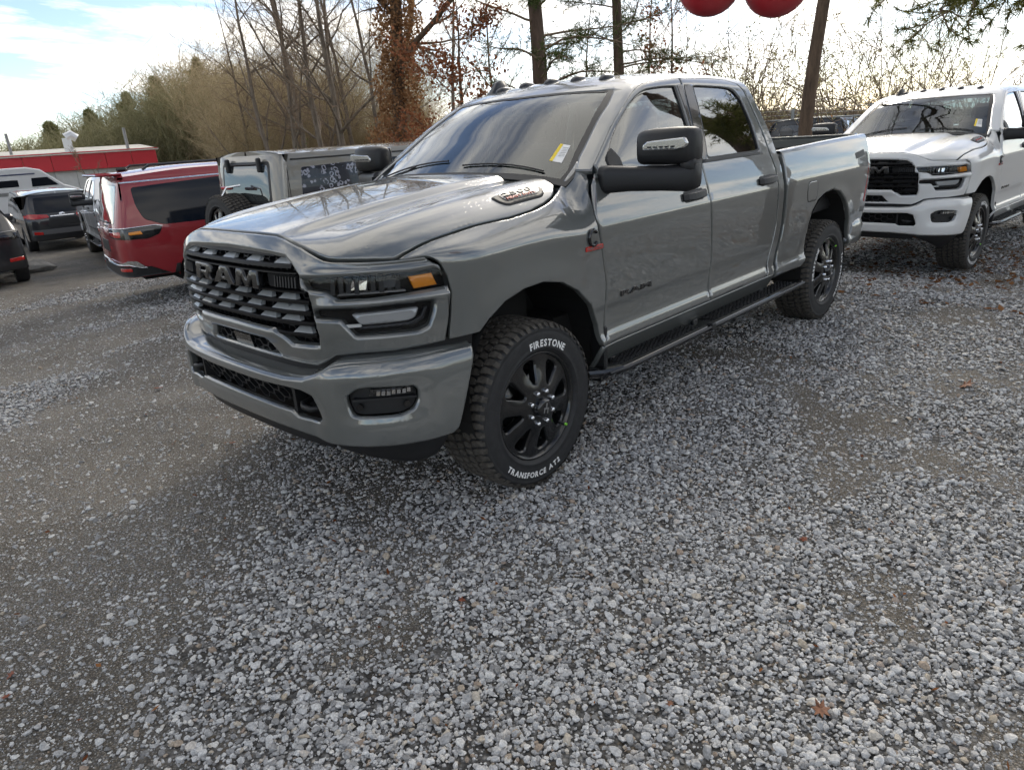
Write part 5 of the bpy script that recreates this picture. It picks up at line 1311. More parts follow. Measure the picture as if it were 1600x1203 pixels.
# pines behind the cab
GP = 'pines behind the pickup cab'
def place_pine(az, d, seed, h, rad, z0, bl, nb, lab, group=GP, dens=1, needle=M_NEEDLE, name='pine_tree'):
    x, y = at_az(az, d); z = float(gz(x, y)); T, C, (V, F_) = pine_tree(seed, h, rad, z0, bl, nb, dens=dens)
    return tree_ob(name, [('trunk', *T.mesh(9), M_PBARK), ('branches', *C.mesh(3), M_TWIG), ('needles', V, F_, needle)], (x, y, z), 0, lab, group)
place_pine(-139.8, 22, 151, 16, .29, 2.6, 3.2, 50, 'pine with mossy thick trunk behind the pickup roof, left of two', dens=1.2)
place_pine(-145.7, 25, 152, 17, .22, 2.5, 3.2, 54, 'pine with thinner dark trunk behind the pickup roof, right of two', dens=1.2)
# leaning trunk by the fence
def lean_tree():
    x, y = at_az(-158.7, 15.5); z = float(gz(x, y)); T, C, tips = bare_tree(161, 13, .15, 9, None, (-.005, .03), .55); 
    tree_ob('leaning_tree', [('trunk', *T.mesh(9), M_BARKW), ('crown', *C.mesh(3), M_TWIG)], (x, y, z), 0, 'straight reddish-brown trunk beside the chain-link fence post', GB)
lean_tree()
place_bare('sapling', -107.2, 36, 163, 3.6, .035, 'thin leafless sapling standing in front of the red fascia', GB, low=.3, n1=8)
# shrubs along the fence
def shrub(name, az, d, seed, h, w, lab, group, leafm, nleaf, leafs, nst=26, twig=M_TWIG):
    x, y = at_az(az, d); z = float(gz(x, y)); r = np.random.default_rng(seed); C = Seg(); tips = []
    for k in range(nst):
        a = r.uniform(0, 6.28); p = np.array((r.normal(0, w * .2), r.normal(0, w * .2), -.1)); b = limb(C, r, p, (math.cos(a) * .35, math.sin(a) * .35, 1), h * r.uniform(.6, 1.1), .022, 7, .0, .12, .3)
        for j in range(2, 8):
            for _ in range(2):
                q = limb(C, r, b[j][0], rnd_dir(r, b[j][2], .6), h * r.uniform(.12, .3), .010, 4, 0, .2, .4); tips += [q[1][0], q[2][0], q[3][0], q[4][0]]
    tp = np.array(tips); sel = tp[r.integers(0, len(tp), nleaf)] + r.normal(0, .05, (nleaf, 3))
    return tree_ob(name, [('stems', *C.mesh(3), twig), ('foliage', *leaves(sel, leafs, r), leafm)], (x, y, z), 0, lab, group, 'shrub')
GS = 'shrubs along the chain-link fence'
shrub('shrub', -153.8, 19, 171, 4.4, 2.0, 'sparse olive-leaved shrub left of the reddish trunk', GS, M_YELL, 3200, .028)
shrub('shrub', -156.8, 21, 172, 4.2, 2.0, 'twiggy shrub directly behind the reddish trunk', GS, M_YELL, 2800, .028)
shrub('shrub', -161.6, 18.5, 173, 3.6, 1.8, 'sparse olive-leaved shrub between reddish trunk and white pickup', GS, M_YELL, 2600, .028)
shrub('shrub', -164.3, 22, 174, 4.4, 2.2, 'olive-leaved shrub above the white pickup windscreen, left', GS, M_YELL, 3200, .028)
shrub('shrub', -168.5, 24, 175, 4.6, 2.4, 'olive-leaved shrub above the white pickup cab roof', GS, M_YELL, 3200, .028)
shrub('shrub', -160.6, 16.6, 176, 1.6, 1.0, 'low brown-leaved shrub behind the white pickup mirror', GS, M_VINE, 900, .04)
shrub('shrub', -150.8, 21, 177, 2.7, 1.6, 'low twiggy brush behind the pickup roof rear corner', GS, M_VINE, 500, .035)
shrub('evergreen_shrub', -121.2, 24, 178, 2.0, 1.3, 'dark evergreen shrub behind the tan jeep roof', GS, M_NEEDLE, 3500, .05)
# evergreens standing in the brush on the left
GE = 'evergreens standing in the tan brush'
for i, (az, d, h, bl, lab) in enumerate(((-105.6, 86, 6.9, 3.2, 'lowest dark evergreen at the far left of the brush'), (-107.6, 86, 8.0, 3.6, 'second dark evergreen from the left in the brush'), (-110.0, 86, 9.4, 3.8, 'broad mid-height evergreen left of the tallest one in the brush'), (-112.3, 86, 10.8, 4.0, 'bushy evergreen just left of the tallest bronze one'), (-114.6, 86, 12.4, 4.0, 'tallest bronze-green evergreen at the top of the brush'))):
    x, y = at_az(az, d); z = float(gz(x, y)); T, C, (V, F_) = pine_tree(180 + i, h, .18, .5, bl * .8, 72, tuft=.46, dens=1.0, droop=.03, taper=.93)
    V = V.reshape(-1, 4, 3); cpt = V.mean(1, keepdims=True); V = (cpt + (V - cpt) * np.array([1.0, 1.0, 1.0])).reshape(-1, 3)
    tree_ob('evergreen_tree', [('trunk', *T.mesh(6), M_PBARK), ('branches', *C.mesh(3), M_TWIG), ('needles', V, F_, M_NEEDLEB)], (x, y, z), 0, lab, GE)
# the tan brush itself reads as one mass
def brush(name, azs, ds, top, n, seed, m, lab, blade=.02):
    r = np.random.default_rng(seed); az = r.uniform(azs[0], azs[1], n); d = r.uniform(ds[0], ds[1], n); A = np.radians(az); P = np.stack([CAM_POS[0] + d * np.cos(A), CAM_POS[1] + d * np.sin(A), np.zeros(n)], 1); P[:, 2] = gz(P[:, 0], P[:, 1])
    Hh = np.array([top(a) for a in az]) * (d / ((ds[0] + ds[1]) / 2)) * r.uniform(.45, 1.05, n)
    Vs = []; cam2 = np.array(CAM_POS)
    def ribbons(p0, p1, w0, w1):
        t = p1 - p0; s = np.cross(t, r.normal(size=t.shape)); s /= np.maximum(1e-6, np.linalg.norm(s, axis=1))[:, None]
        Vs.append(np.stack([p0 - s * w0, p0 + s * w0, p1 + s * w1, p1 - s * w1], 1).reshape(-1, 3))
    q = P.copy(); k = 4; lean = np.clip(r.normal(0, .10, (n, 3)), -.17, .17); lean[:, 2] = 0
    nodes = []
    for i in range(k):
        q1 = q + np.stack([lean[:, 0] * Hh / k * (1 + i), lean[:, 1] * Hh / k * (1 + i), Hh / k], 1) + r.normal(0, .04, (n, 3)) * Hh[:, None] / k; ribbons(q, q1, blade * (1 - i / (k + .5)), blade * (1 - (i + 1) / (k + .5))); nodes.append((q, q1)); q = q1
    for i, (a, b) in enumerate(nodes):
        for j in range(5 if i else 3):
            t = r.random((n, 1)); s0 = a + (b - a) * t; dd = r.normal(0, 1, (n, 3)); dd[:, 2] = np.abs(dd[:, 2]) * .8 + .35; dd /= np.linalg.norm(dd, axis=1)[:, None]; ln = Hh[:, None] * r.uniform(.08, .24, (n, 1)); s1 = s0 + dd * ln; ribbons(s0, s1, blade * .5, blade * .2)
            for _ in range(2):
                t = r.random((n, 1)); u0 = s0 + (s1 - s0) * t; d2 = dd + r.normal(0, .6, (n, 3)); d2 /= np.linalg.norm(d2, axis=1)[:, None]; ribbons(u0, u0 + d2 * ln * .5, blade * .3, blade * .15)
    V = np.concatenate(Vs); me = np_mesh(name, V, np.arange(len(V)).reshape(-1, 4), m); o = bpy.data.objects.new(name, me); COL.objects.link(o); tag(o, lab, 'brush', kind='stuff'); return o
def top_left(a): return lerp_tab([(-124, 8.0), (-119, 10.5), (-116, 11.5), (-113, 9.8), (-110, 8.0), (-107, 6.2), (-104, 4.6), (-99, 4.0)], a)
brush('brush', (-114.5, -98), (70, 92), top_left, 2700, 1, leaf_mat('brush_green', (.17, .165, .085), (.34, .31, .185), .4), 'greenish leafless brush covering the slope behind the red-fronted building', .046)
brush('brush', (-124, -112.5), (70, 92), top_left, 2200, 6, M_TAN, 'tan leafless brush covering the slope right of the red-fronted building', .046)
brush('brush', (-131, -115.5), (36, 52), lambda a: 8.0 + 1.6 * math.sin(a * 1.3), 1900, 5, M_TAN, 'tall fine bare branches massed behind the tan off-roader', .016)
brush('brush', (-176, -122), (40, 62), lambda a: 2.6 + 1.4 * math.sin(a * .6), 1600, 2, M_BRUSHG, 'grey-brown thicket far behind the trees and fence', .022)
brush('brush', (-60, 150), (26, 44), lambda a: 3.2 + 1.2 * math.sin(a * .21), 1200, 3, M_TAN, 'brown thicket on the far side of the lot', .03)
# overhanging pine at the right edge
def near_pine():
    x, y = at_az(-178.5, 9.5); z = float(gz(x, y)); r = np.random.default_rng(77); T = Seg(); C = Seg(); tr = limb(T, r, (0, 0, -.4), (0, 0, 1), 11, .2, 12, .02, .02, .2); pts = []; dirs = []
    tgt = [(-163.8, 8.2, 2.70), (-166.2, 7.4, 2.44), (-168.2, 7.2, 2.60), (-170.5, 7.6, 2.70), (-167.0, 7.6, 2.55), (-165.5, 8.4, 2.42), (-171.5, 8.6, 2.65), (-169.5, 8.8, 2.75), (-173.5, 8.0, 2.5), (-175, 8.6, 2.9)]
    for ta, td, th in tgt:
        tx, ty = at_az(ta, td); end = np.array((tx - x, ty - y, th - z)); start = np.array((0, 0, end[2] + .35)); n = 9; prev = start
        for i in range(1, n + 1):
            t = i / n; q = start + (end - start) * t + np.array((0, 0, .25 * math.sin(math.pi * t))) + r.normal(0, .03, 3); C.add(prev, q, .030 * (1 - .8 * (t - 1 / n)), .030 * (1 - .8 * t)); prev2 = prev; prev = q
            if i > 2:
                for _ in range(3):
                    b = limb(C, r, q, rnd_dir(r, (q - prev2) / np.linalg.norm(q - prev2), .7), r.uniform(.2, .5), .007, 4, .0, .22, .5)
                    for k in range(1, 5):
                        pts.append(b[k][0]); dirs.append(b[k][2]); 
                        if k > 2: pts.append(b[k][0] + r.normal(0, .03, 3)); dirs.append(b[k][2])
    for k in range(16):
        az = r.uniform(0, 6.28); zz = r.uniform(7, 10.5); b1 = limb(C, r, (0, 0, zz), (math.cos(az), math.sin(az), .15), 2.6 * (1.2 - zz / 12), .03, 7, -.02, .1, .3)
        for j in range(2, 8):
            b2 = limb(C, r, b1[j][0], rnd_dir(r, b1[j][2], .6), .5, .008, 3, 0, .2, .5)
            for q in range(1, 4): pts.append(b2[q][0]); dirs.append(b2[q][2])
    P = np.repeat(np.array(pts), 16, 0); D = np.repeat(np.array(dirs), 16, 0); n = len(P); v = D * .6 + r.normal(0, .55, (n, 3)); v /= np.linalg.norm(v, axis=1)[:, None]; w = np.cross(v, r.normal(size=(n, 3))); w /= np.maximum(1e-6, np.linalg.norm(w, axis=1))[:, None]
    s = .095 * r.uniform(.6, 1.2, (n, 1)); V = np.stack([P - w * .0036, P + w * .0036, P + v * s + w * .0016, P + v * s - w * .0016], 1).reshape(-1, 3)
    tree_ob('pine_tree', [('trunk', *T.mesh(9), M_PBARK), ('branches', *C.mesh(4), M_TWIG), ('needles', V, np.arange(4 * n).reshape(n, 4), leaf_mat('needles_olive', (.08, .09, .028), (.24, .23, .08), .45))], (x, y, z), 0, 'pine whose soft needled boughs hang in at the top right corner', 'pines')
near_pine()
# far wooded ridge closing the view
def ridge():
    n = 180; V = []; F_ = []
    for i in range(n):
        a = 2 * math.pi * i / n; h = 3.2 + 1.6 * math.sin(a * 5 + 1) + 1.1 * math.sin(a * 11); x, y = 230 * math.cos(a), 230 * math.sin(a)
        for k, (rr, zz) in enumerate(((1, -3), (1.02, h * .7), (1.06, h), (1.2, h * .6))): V.append((x * rr, y * rr, zz))
    for i in range(n):
        j = (i + 1) % n
        for k in range(3): F_.append((i * 4 + k, j * 4 + k, j * 4 + k + 1, i * 4 + k + 1))
    o = mesh_ob('hills', V, F_, mat('far_woods', (.075, .062, .048), .95, var=(.35, .5, 10)), None, True); o['kind'] = 'structure'
ridge()
# ------------------------------------------------------------------ other vehicles
M_DGL = mat('dark_glass', (.006, .009, .015), .06, spec=.35); M_BUMP = mat('grey_bumper', (.10, .10, .105), .5); M_BLUE = mat('stripe_blue', (.05, .06, .12), .4)
SWAPW = {PAINT: WHITE, M_TAB: M_BP, M_SATIN: M_BP}
def clone_truck(name, paint_, loc, rz, lab, skip=(), extra=None):
    sw = dict(SWAPW); sw[PAINT] = paint_
    if extra: sw.update(extra)
    t = copy_tree(TRUCK, None, sw, skip); t.name = name; t.location = loc; t.rotation_euler = (0, 0, rz)
    for k in ('label', 'category', 'group'):
        if k in t: del t[k]
    tag(t, lab, 'pickup truck', 'heavy pickup trucks'); return t
clone_truck('white_pickup_truck', WHITE, (-7.094, .512, -.10), R(-3.9), 'white four-door pickup truck with black grille parked behind the grey one')
clone_truck('silver_pickup_truck', SILVER, (-3.92, -14.5, -.60), R(79), 'silver pickup truck with large tow mirror half hidden behind the red SUV', ('windscreen_sticker', 'tyre_lettering', 'tread_studs', 'hood_vent', 'vent_plate', 'badge_number', 'badge_word', 'sticker_band', 'sticker_line'), {PAINT: SILVER, M_BP: M_BP})
clone_truck('black_pickup_truck', BLACKP, (-16.6, -3.4, float(gz(-16.6, -3.4)) - .05), R(184), 'black pickup truck whose cab top shows above the grey truck bed', ('windscreen_sticker', 'tyre_lettering', 'tread_studs', 'grille', 'headlamp', 'fog_headlamp', 'lower_mesh', 'side_step', 'hood_vent', 'vent_plate', 'badge_number', 'badge_word', 'sticker_band', 'sticker_line'))
def wheel_simple(parent, x, y, r=.36, w=.24, rimm=M_STEEL):
    """plain road wheel for the cars further back"""
    sg = 1 if y > 0 else -1; fn = lambda a, b, h: (x + a, y + sg * h, r + b)
    m = MB(); m.lathe([(r * .62, .0), (r * .66, .01), (r * .9, .012), (r * .97, -.005), (r, -.03), (r, -w + .03), (r * .97, -w), (r * .6, -w)], 36, fn); t = m.build('wheel', M_RUB, parent)
    m = MB(); m.lathe([(0, -.01), (.06, -.005), (.065, -.03), (r * .55, -.03), (r * .6, -.008), (r * .64, -.004)], 30, fn); rm = m.build('rim', rimm, t)
    for k in range(5):
        a = 2 * math.pi * k / 5; m = MB(); m.prism([(.05, -.03), (r * .6, -.05), (r * .6, .05), (.05, .03)], lambda u, v, q: fn(u * math.cos(a) - v * math.sin(a), u * math.sin(a) + v * math.cos(a), q), -.03, -.004); m.build('spoke', rimm, t)
    return t
class Wrap:
    """body skin running round the tail and both sides: s=0 at the middle of the tail, s>0 the right-hand side; local x forward from the tail"""
    def __init__(s, plan, offs, slant=None): s.P = Plan(plan); s.o = Spl(offs); s.sl = slant
    def __call__(s, q, z, d=0.0):
        (X, y), n = s.P.at(q); o = s.o(z) + d; x = -(X + n[0] * o)
        if s.sl: x += s.sl(z) * max(0, 1 - max(0, x) / 1.2) ** 2
        return (x, -(y + n[1] * o), z)
    def lay(s, nm, poly, m, par, d=.003, roll=(.006, .003), skirt=.012, step=.06, holes=(), hroll=None): return patch(nm, poly, lambda a, b: s(a, b, d), m, par, holes, step=step, out=(-1, 0, 0) if max(abs(p_[0]) for p_ in poly) < 1.2 and min(p_[0] for p_ in poly) < .3 else ((0, -1, 0) if poly[0][0] > 0 else (0, 1, 0)), roll=roll, skirt=skirt, hroll=hroll)
def vehicle_body(root, W, smax, zb, ztop, arches, paint_, roofx, roof_y, roofz_, nm='body'):
    """closed skin: from one flank round the tail to the other, wheel arches cut, roof laid on top"""
    bot = []
    for cx, r in arches: bot += [(cx + r, zb), *[(cx + r * math.cos(R(a)), .34 + r * math.sin(R(a))) for a in range(8, 180, 14)], (cx - r, zb)]
    bot = [(smax, zb)] + bot if bot else [(smax, zb)]
    right = [(0, ztop(0))] + [(q, ztop(q)) for q in np.linspace(.15, smax, 34)] + bot + [(0, zb)]
    b = patch(nm, right, W, paint_, root, step=.07, out=(-.6, -.8, 0), roll=(0, 0), skirt=0)
    b2 = patch(nm, [(-a, c) for a, c in right], W, paint_, root, step=.07, out=(-.6, .8, 0), roll=(0, 0), skirt=0)
    return b, b2
def plan_s(W, xt):
    """arc length on the flank at a given local x"""
    lo, hi = 0.0, W.P.len
    for _ in range(40):
        md = (lo + hi) / 2
        if -W.P.at(md)[0][0] < xt: lo = md
        else: hi = md
    return lo
def roof_cap(root, W, ztop, s1, crown, m, nm='roof', edge=.05):
    """roof sheet between the two top edges, crowned, with a rounded gutter"""
    n = 40; V = []; F_ = []; k = 13
    for i in range(n + 1):
        q = .02 + (s1 - .02) * i / n; p = W(q, ztop(q)); e = p[1]
        for j in range(k):
            t = -1 + 2 * j / (k - 1); V.append((p[0] + (.0 if abs(t) > .99 else .0), e * -t, p[2] + crown * (1 - abs(t) ** 2.6)))
    for i in range(n):
        for j in range(k - 1): F_.append((i * k + j, i * k + j + 1, (i + 1) * k + j + 1, (i + 1) * k + j))
    m_ = MB(); m_.add(V, F_, True); return m_.build(nm, m, root)
# ---- dark red SUV
def red_suv():
    root = empty('red_suv', (-1.20, -8.75, -.33), R(170)); W = Wrap([(0, 0), (-.01, .5), (-.035, .78), (-.11, .93), (-.25, .99), (-1.2, 1.02), (-3.0, 1.02), (-5.2, .98)], [(.25, -.06), (.42, -.01), (.55, 0), (.8, 0), (1.05, -.012), (1.15, -.03), (1.5, -.105), (1.78, -.175), (1.86, -.21)], lambda z: .10 * max(0, z - 1.05))
    top = lambda q: 1.80 + .07 * sstep(.8, 2.2, abs(q)); vehicle_body(root, W, 5.9, .42, top, ((2.05, .44), (5.15, .44)), REDP, 0, 0, 0)
    roof_cap(root, W, top, 4.4, .06, REDP)
    rg = [(-.74, 1.17), (.74, 1.17), (.70, 1.70), (-.70, 1.70)]; W.lay('rear_window', rounded(rg, .06), M_MIR, root)
    sg = lambda s: [(s * 1.30, 1.22), (s * 1.22, 1.42), (s * 1.20, 1.66), (s * 2.5, 1.72), (s * 2.5, 1.12), (s * 1.55, 1.12)]
    for s in (1, -1):
        W.lay('side_window', rounded(sg(s), .05), M_DGL, root); W.lay('window_chrome', [(s * .95, 1.72), (s * .95, 1.74), (s * 4.2, 1.785), (s * 4.2, 1.765)], M_CHR, root, .006)
        W.lay('side_window', rounded([(s * 2.56, 1.72), (s * 3.5, 1.74), (s * 3.7, 1.12), (s * 2.56, 1.12)], .04), M_DGL, root)
        lampo = [(s * .42, .985), (s * .42, 1.095), (s * 1.42, 1.12), (s * 1.52, 1.10), (s * 1.46, 1.0), (s * 1.3, .95)]
        lp = W.lay('tail_lamp', rounded(lampo, .03), M_BG, root, .008); W.lay('lamp_trim', [(s * .42, 1.097), (s * .42, 1.11), (s * 1.43, 1.135), (s * 1.53, 1.11), (s * 1.50, 1.10), (s * 1.42, 1.122)], M_CHR, lp, .012)
        W.lay('lamp_red', rounded([(s * .50, 1.0), (s * .50, 1.06), (s * .92, 1.07), (s * .92, .99)], .02), M_RED, lp, .012); W.lay('lamp_amber', rounded([(s * 1.06, 1.02), (s * 1.06, 1.06), (s * 1.22, 1.065), (s * 1.24, 1.02)], .01), M_AMB, lp, .012)
        W.lay('bumper_trim', [(s * .0, .60), (s * .0, .63), (s * .86, .63), (s * .98, .665), (s * 1.08, .655), (s * 1.2, .55), (s * 1.12, .55), (s * .98, .60)], M_CHR, root, .01)
        W.lay('bumper_reflector', rounded([(s * .72, .50), (s * .72, .545), (s * 1.0, .555), (s * 1.0, .51)], .01), M_RED, root, .012)
        W.lay('wheel_trim', [(s * 1.55, .42), (s * 1.60, .55), (s * 1.66, .55), (s * 1.62, .42)], M_BP, root, .006)
        m = MB(); ps = [(x, s * -.74, 1.905 + .02 * math.sin(x)) for x in np.linspace(.7, 3.9, 12)]; ps = [(p_[0], p_[1], W(3, top(3))[2] + .075) for p_ in ps]; m.tube([(ps[0][0] - .1, ps[0][1], ps[0][2] - .06)] + ps + [(ps[-1][0] + .1, ps[-1][1], ps[-1][2] - .06)], .018, 6); m.build('roof_rail', M_SATIN, root)
    W.lay('rear_skirt', [(-1.5, .43), (-1.25, .56), (-.95, .585), (.95, .585), (1.25, .56), (1.5, .43)], M_BP, root, .006)
    W.lay('gate_trim', [(-.40, .98), (.40, .98), (.40, 1.095), (-.40, 1.095)], REDP, root, .006); W.lay('plate_recess', rounded([(-.3, .76), (.3, .76), (.3, .93), (-.3, .93)], .03), M_BP, root, .004)
    for k in range(5): m = MB(); p_ = W(.05 + .07 * k, 1.135, .008); m.box(p_, (.008, .04, .028)); m.build('gate_letter', M_CHR, root)
    m = MB(); p_ = W(.0, 1.16, .02); m.tube([W(.05, 1.19, .02), W(.45, 1.185, .02)], .012, 6); m.build('rear_wiper', M_BP, root)
    m = MB(); m.box((.45, 0, 1.90), (.16, .05, .05), bev=.02); m.build('aerial_fin', M_BP, root); m = MB(); m.box((.16, 0, 1.845), (.34, 1.45, .03), bev=.012); m.build('roof_spoiler', REDP, root)
    m = MB(); m.box((2.6, 0, .55), (4.6, 1.6, .4)); m.build('underbody', M_UNDER, root)
    for x, y in ((1.28, 1.0), (1.28, -1.0), (4.4, 1.0), (4.4, -1.0)): wheel_simple(root, x, y, .40, .26)
    tag(root, 'dark red SUV with chrome trim seen from its rear corner', 'suv', 'cars parked left of the grey pickup')
M_MIR = mat('pale_glass', (.035, .04, .04), .05, coat=1.0, spec=1.0)
red_suv()
# ---- tan off-roader with hard top
def leopard():
    m = mat('spotted_glass', (.02, .02, .03), .15, coat=.5); t = m.node_tree; b = t.nodes['Principled BSDF']; n = t.nodes.new; l = t.links.new; tc_ = n('ShaderNodeTexCoord')
    nz = n('ShaderNodeTexNoise'); nz.inputs['Scale'].default_value = 14; l(tc_.outputs['Object'], nz.inputs['Vector']); mx = n('ShaderNodeMixRGB'); mx.inputs[0].default_value = .06; l(tc_.outputs['Object'], mx.inputs[1]); l(nz.outputs['Color'], mx.inputs[2])
    v = n('ShaderNodeTexVoronoi'); v.inputs['Scale'].default_value = 16; l(mx.outputs[0], v.inputs['Vector']); r = n('ShaderNodeValToRGB'); e = r.color_ramp.elements; e[0].position = .22; e[0].color = (.012, .012, .02, 1); e[1].position = .27; e[1].color = (.30, .30, .34, 1); q = e.new(.40); q.color = (.26, .26, .31, 1); q = e.new(.45); q.color = (.012, .012, .02, 1)
    l(v.outputs['Distance'], r.inputs[0]); n2 = n('ShaderNodeTexNoise'); n2.inputs['Scale'].default_value = 20; l(tc_.outputs['Object'], n2.inputs['Vector']); mr = n('ShaderNodeMapRange'); mr.inputs[1].default_value = .33; mr.inputs[2].default_value = .40; l(n2.outputs[0], mr.inputs[0]); m2 = n('ShaderNodeMixRGB'); l(mr.outputs[0], m2.inputs[0]); m2.inputs[1].default_value = (.012, .012, .02, 1); l(r.outputs[0], m2.inputs[2]); l(m2.outputs[0], b.inputs['Base Color']); return m
def jeep():
    root = empty('tan_off_roader', (-1.66, -5.0, -.20), R(180)); root.scale = (1.05,) * 3; W = Wrap([(0, 0), (0, .5), (-.02, .66), (-.08, .76), (-.2, .79), (-1.5, .80), (-3.0, .80)], [(.4, .0), (1.05, 0), (1.12, -.01), (1.5, -.035), (1.72, -.06), (1.80, -.085)], lambda z: .06 * max(0, z - 1.1)); top = lambda q: 1.765
    rw = rounded([(-.52, 1.28), (.52, 1.28), (.50, 1.665), (-.50, 1.665)], .05); qw = lambda s: rounded([(s * 1.02, 1.24), (s * 1.06, 1.62), (s * 1.83, 1.64), (s * 1.88, 1.24)], .035)
    right = [(0, 1.765)] + [(q, 1.765) for q in np.linspace(.2, 3.6, 20)] + [(3.6, .5), (0, .5)]
    for s in (1, -1):
        poly = [(s * a, b) for a, b in right]; patch('hard_top', [(s * a, max(b, 1.08)) for a, b in right], W, TANP, root, step=.07, out=(-.6, -.8 * s, 0), roll=(0, 0), skirt=0)
        patch('tub', [(s * a, min(b, 1.075)) for a, b in [(0, 1.08), (3.6, 1.08), (3.6, .5), (0, .5)]], lambda a, b: W(a, b, .012), TANP, root, step=.1, out=(-.6, -.8 * s, 0), roll=(0, 0), skirt=.02)
        W.lay('quarter_window', qw(s), M_LEO, root, .004); W.lay('pillar_cover', [(s * 1.98, 1.10), (s * 1.96, 1.69), (s * 2.14, 1.69), (s * 2.20, 1.10)], M_OLIVE, root, .008); W.lay('door_window', rounded([(s * 2.22, 1.14), (s * 2.17, 1.65), (s * 2.95, 1.65), (s * 3.0, 1.14)], .03), M_DGL, root, .004)
        W.lay('drip_rail', [(s * .95, 1.70), (s * .95, 1.715), (s * 3.5, 1.715), (s * 3.5, 1.70)], M_BP, root, .012); W.lay('top_seam', [(s * .885, 1.10), (s * .885, 1.69), (s * .893, 1.69), (s * .893, 1.10)], M_DK, root, .001, roll=(0, 0), skirt=.001)
    W.lay('rear_window', rw, M_MIR, root, .006); W.lay('window_rubber', rounded([(-.56, 1.25), (.56, 1.25), (.535, 1.70), (-.535, 1.70)], .05), M_BP, root, .003)
    for s in (-.36, .36): m = MB(); p_ = W(s, 1.665, .03); m.box(p_, (.045, .055, .15), bev=.012); m.build('glass_hinge', M_BP, root)
    m = MB(); ps = [W(q, 1.675, .02) for q in np.linspace(-.30, .32, 8)]; m.tube(ps, .014, 6); m.build('window_bar', M_BP, root)
    roof_cap(root, W, top, 3.6, .045, TANP)
    t = bpy.data.objects.new('spare_wheel', WHEEL_MESH); COL.objects.link(t); t.parent = root; t.location = (-.24, .16, .98); t.rotation_euler = (0, 0, R(90)); t.scale = (.95,) * 3
    for ch in WHEEL.children:
        if ch.name.split('.')[0] in ('tyre', 'tread_blocks'): c = ch.copy(); COL.objects.link(c); c.parent = t
    m = MB(); m.tube([(-.25, .10, 1.30), (-.16, .05, 1.45), (-.02, .0, 1.46)], .012, 6); m.build('brake_lamp_stalk', M_CHR, root); m = MB(); m.box((-.10, .16, 1.44), (.05, .22, .035), bev=.01); m.build('brake_lamp', M_RED, root)
    m = MB(); m.box((1.8, 0, .6), (3.3, 1.3, .3)); m.box((2.3, 0, .9), (2.6, 1.5, .3)); m.build('underbody', M_UNDER, root)
    for y in (.9, -.9): wheel_simple(root, .75, y, .41, .28); wheel_simple(root, 3.35, y, .41, .28)
    m = MB(); m.box((3.9, 0, 1.0), (1.1, 1.5, .35), bev=.06); m.build('bonnet', TANP, root)
    tag(root, 'tan hard-top off-roader with spare wheel and leopard-spotted window', 'off-roader', 'cars parked left of the grey pickup')
M_LEO = leopard(); M_OLIVE = mat('olive_trim', (.045, .055, .025), .6); WHEEL_MESH = WHEEL.data
jeep()
# ---- black SUV seen from behind
def black_suv():
    root = empty('black_suv', (-3.78, -20.4, float(gz(-3.8, -20.4)) - .02), R(-97)); W = Wrap([(0, 0), (-.01, .45), (-.04, .72), (-.14, .90), (-.32, .95), (-2.0, .965), (-4.8, .9)], [(.25, -.06), (.4, 0), (.7, 0), (.95, -.01), (1.05, -.03), (1.4, -.12), (1.62, -.20), (1.70, -.24)], lambda z: .16 * max(0, z - .95)); top = lambda q: 1.62 + .05 * sstep(.8, 2, abs(q))
    vehicle_body(root, W, 5.4, .36, top, ((1.75, .40), (4.6, .40)), BLACKP, 0, 0, 0); roof_cap(root, W, top, 4.4, .06, M_SKYROOF)
    W.lay('rear_window', rounded([(-.66, 1.10), (.66, 1.10), (.60, 1.54), (-.60, 1.54)], .06), M_DGL, root)
    for s in (1, -1):
        W.lay('tail_lamp', rounded([(s * .34, .98), (s * .36, 1.06), (s * .80, 1.11), (s * 1.10, 1.08), (s * 1.12, 1.02), (s * .7, .96)], .03), M_RED, root, .01); W.lay('side_window', rounded([(s * 1.35, 1.12), (s * 1.3, 1.5), (s * 3.2, 1.56), (s * 3.5, 1.12)], .06), M_DGL, root); W.lay('bumper_reflector', rounded([(s * .58, .52), (s * .58, .60), (s * .80, .62), (s * .80, .54)], .01), M_RED, root, .012)
    W.lay('rear_trim', [(-.30, 1.0), (.30, 1.0), (.30, 1.03), (-.30, 1.03)], M_CHR, root, .012); W.lay('plate_panel', rounded([(-.42, .76), (.42, .76), (.34, .97), (-.34, .97)], .03), M_BP, root, .004); W.lay('bumper_band', [(-.85, .52), (.85, .52), (.85, .66), (-.85, .66)], M_BUMP, root, .01)
    m = MB(); m.lathe([(0, .0), (.05, .0), (.06, -.01)], 16, lambda a, b, h: (W(0, 1.04, .016)[0] - h, a * 1.3, 1.045 + b)); m.build('gate_emblem', M_CHR, root)
    for s in (1, -1): m = MB(); m.box((.12 - .1, -s * .25, .80), (.006, .2, .02)); m.build('gate_lettering', M_CHR, root)
    m = MB(); m.box((2.4, 0, .5), (4.2, 1.4, .35)); m.build('underbody', M_UNDER, root)
    for x in (1.05, 3.9):
        for y in (.94, -.94): wheel_simple(root, x, y, .37, .24)
    tag(root, 'black SUV facing away with red tail lamps beside the silver pickup', 'suv', 'cars parked left of the grey pickup')
M_SKYROOF = paint('sky_sheen_roof', (.35, .36, .37), False)  # sky reflected on a black roof, painted in as pale grey
black_suv()
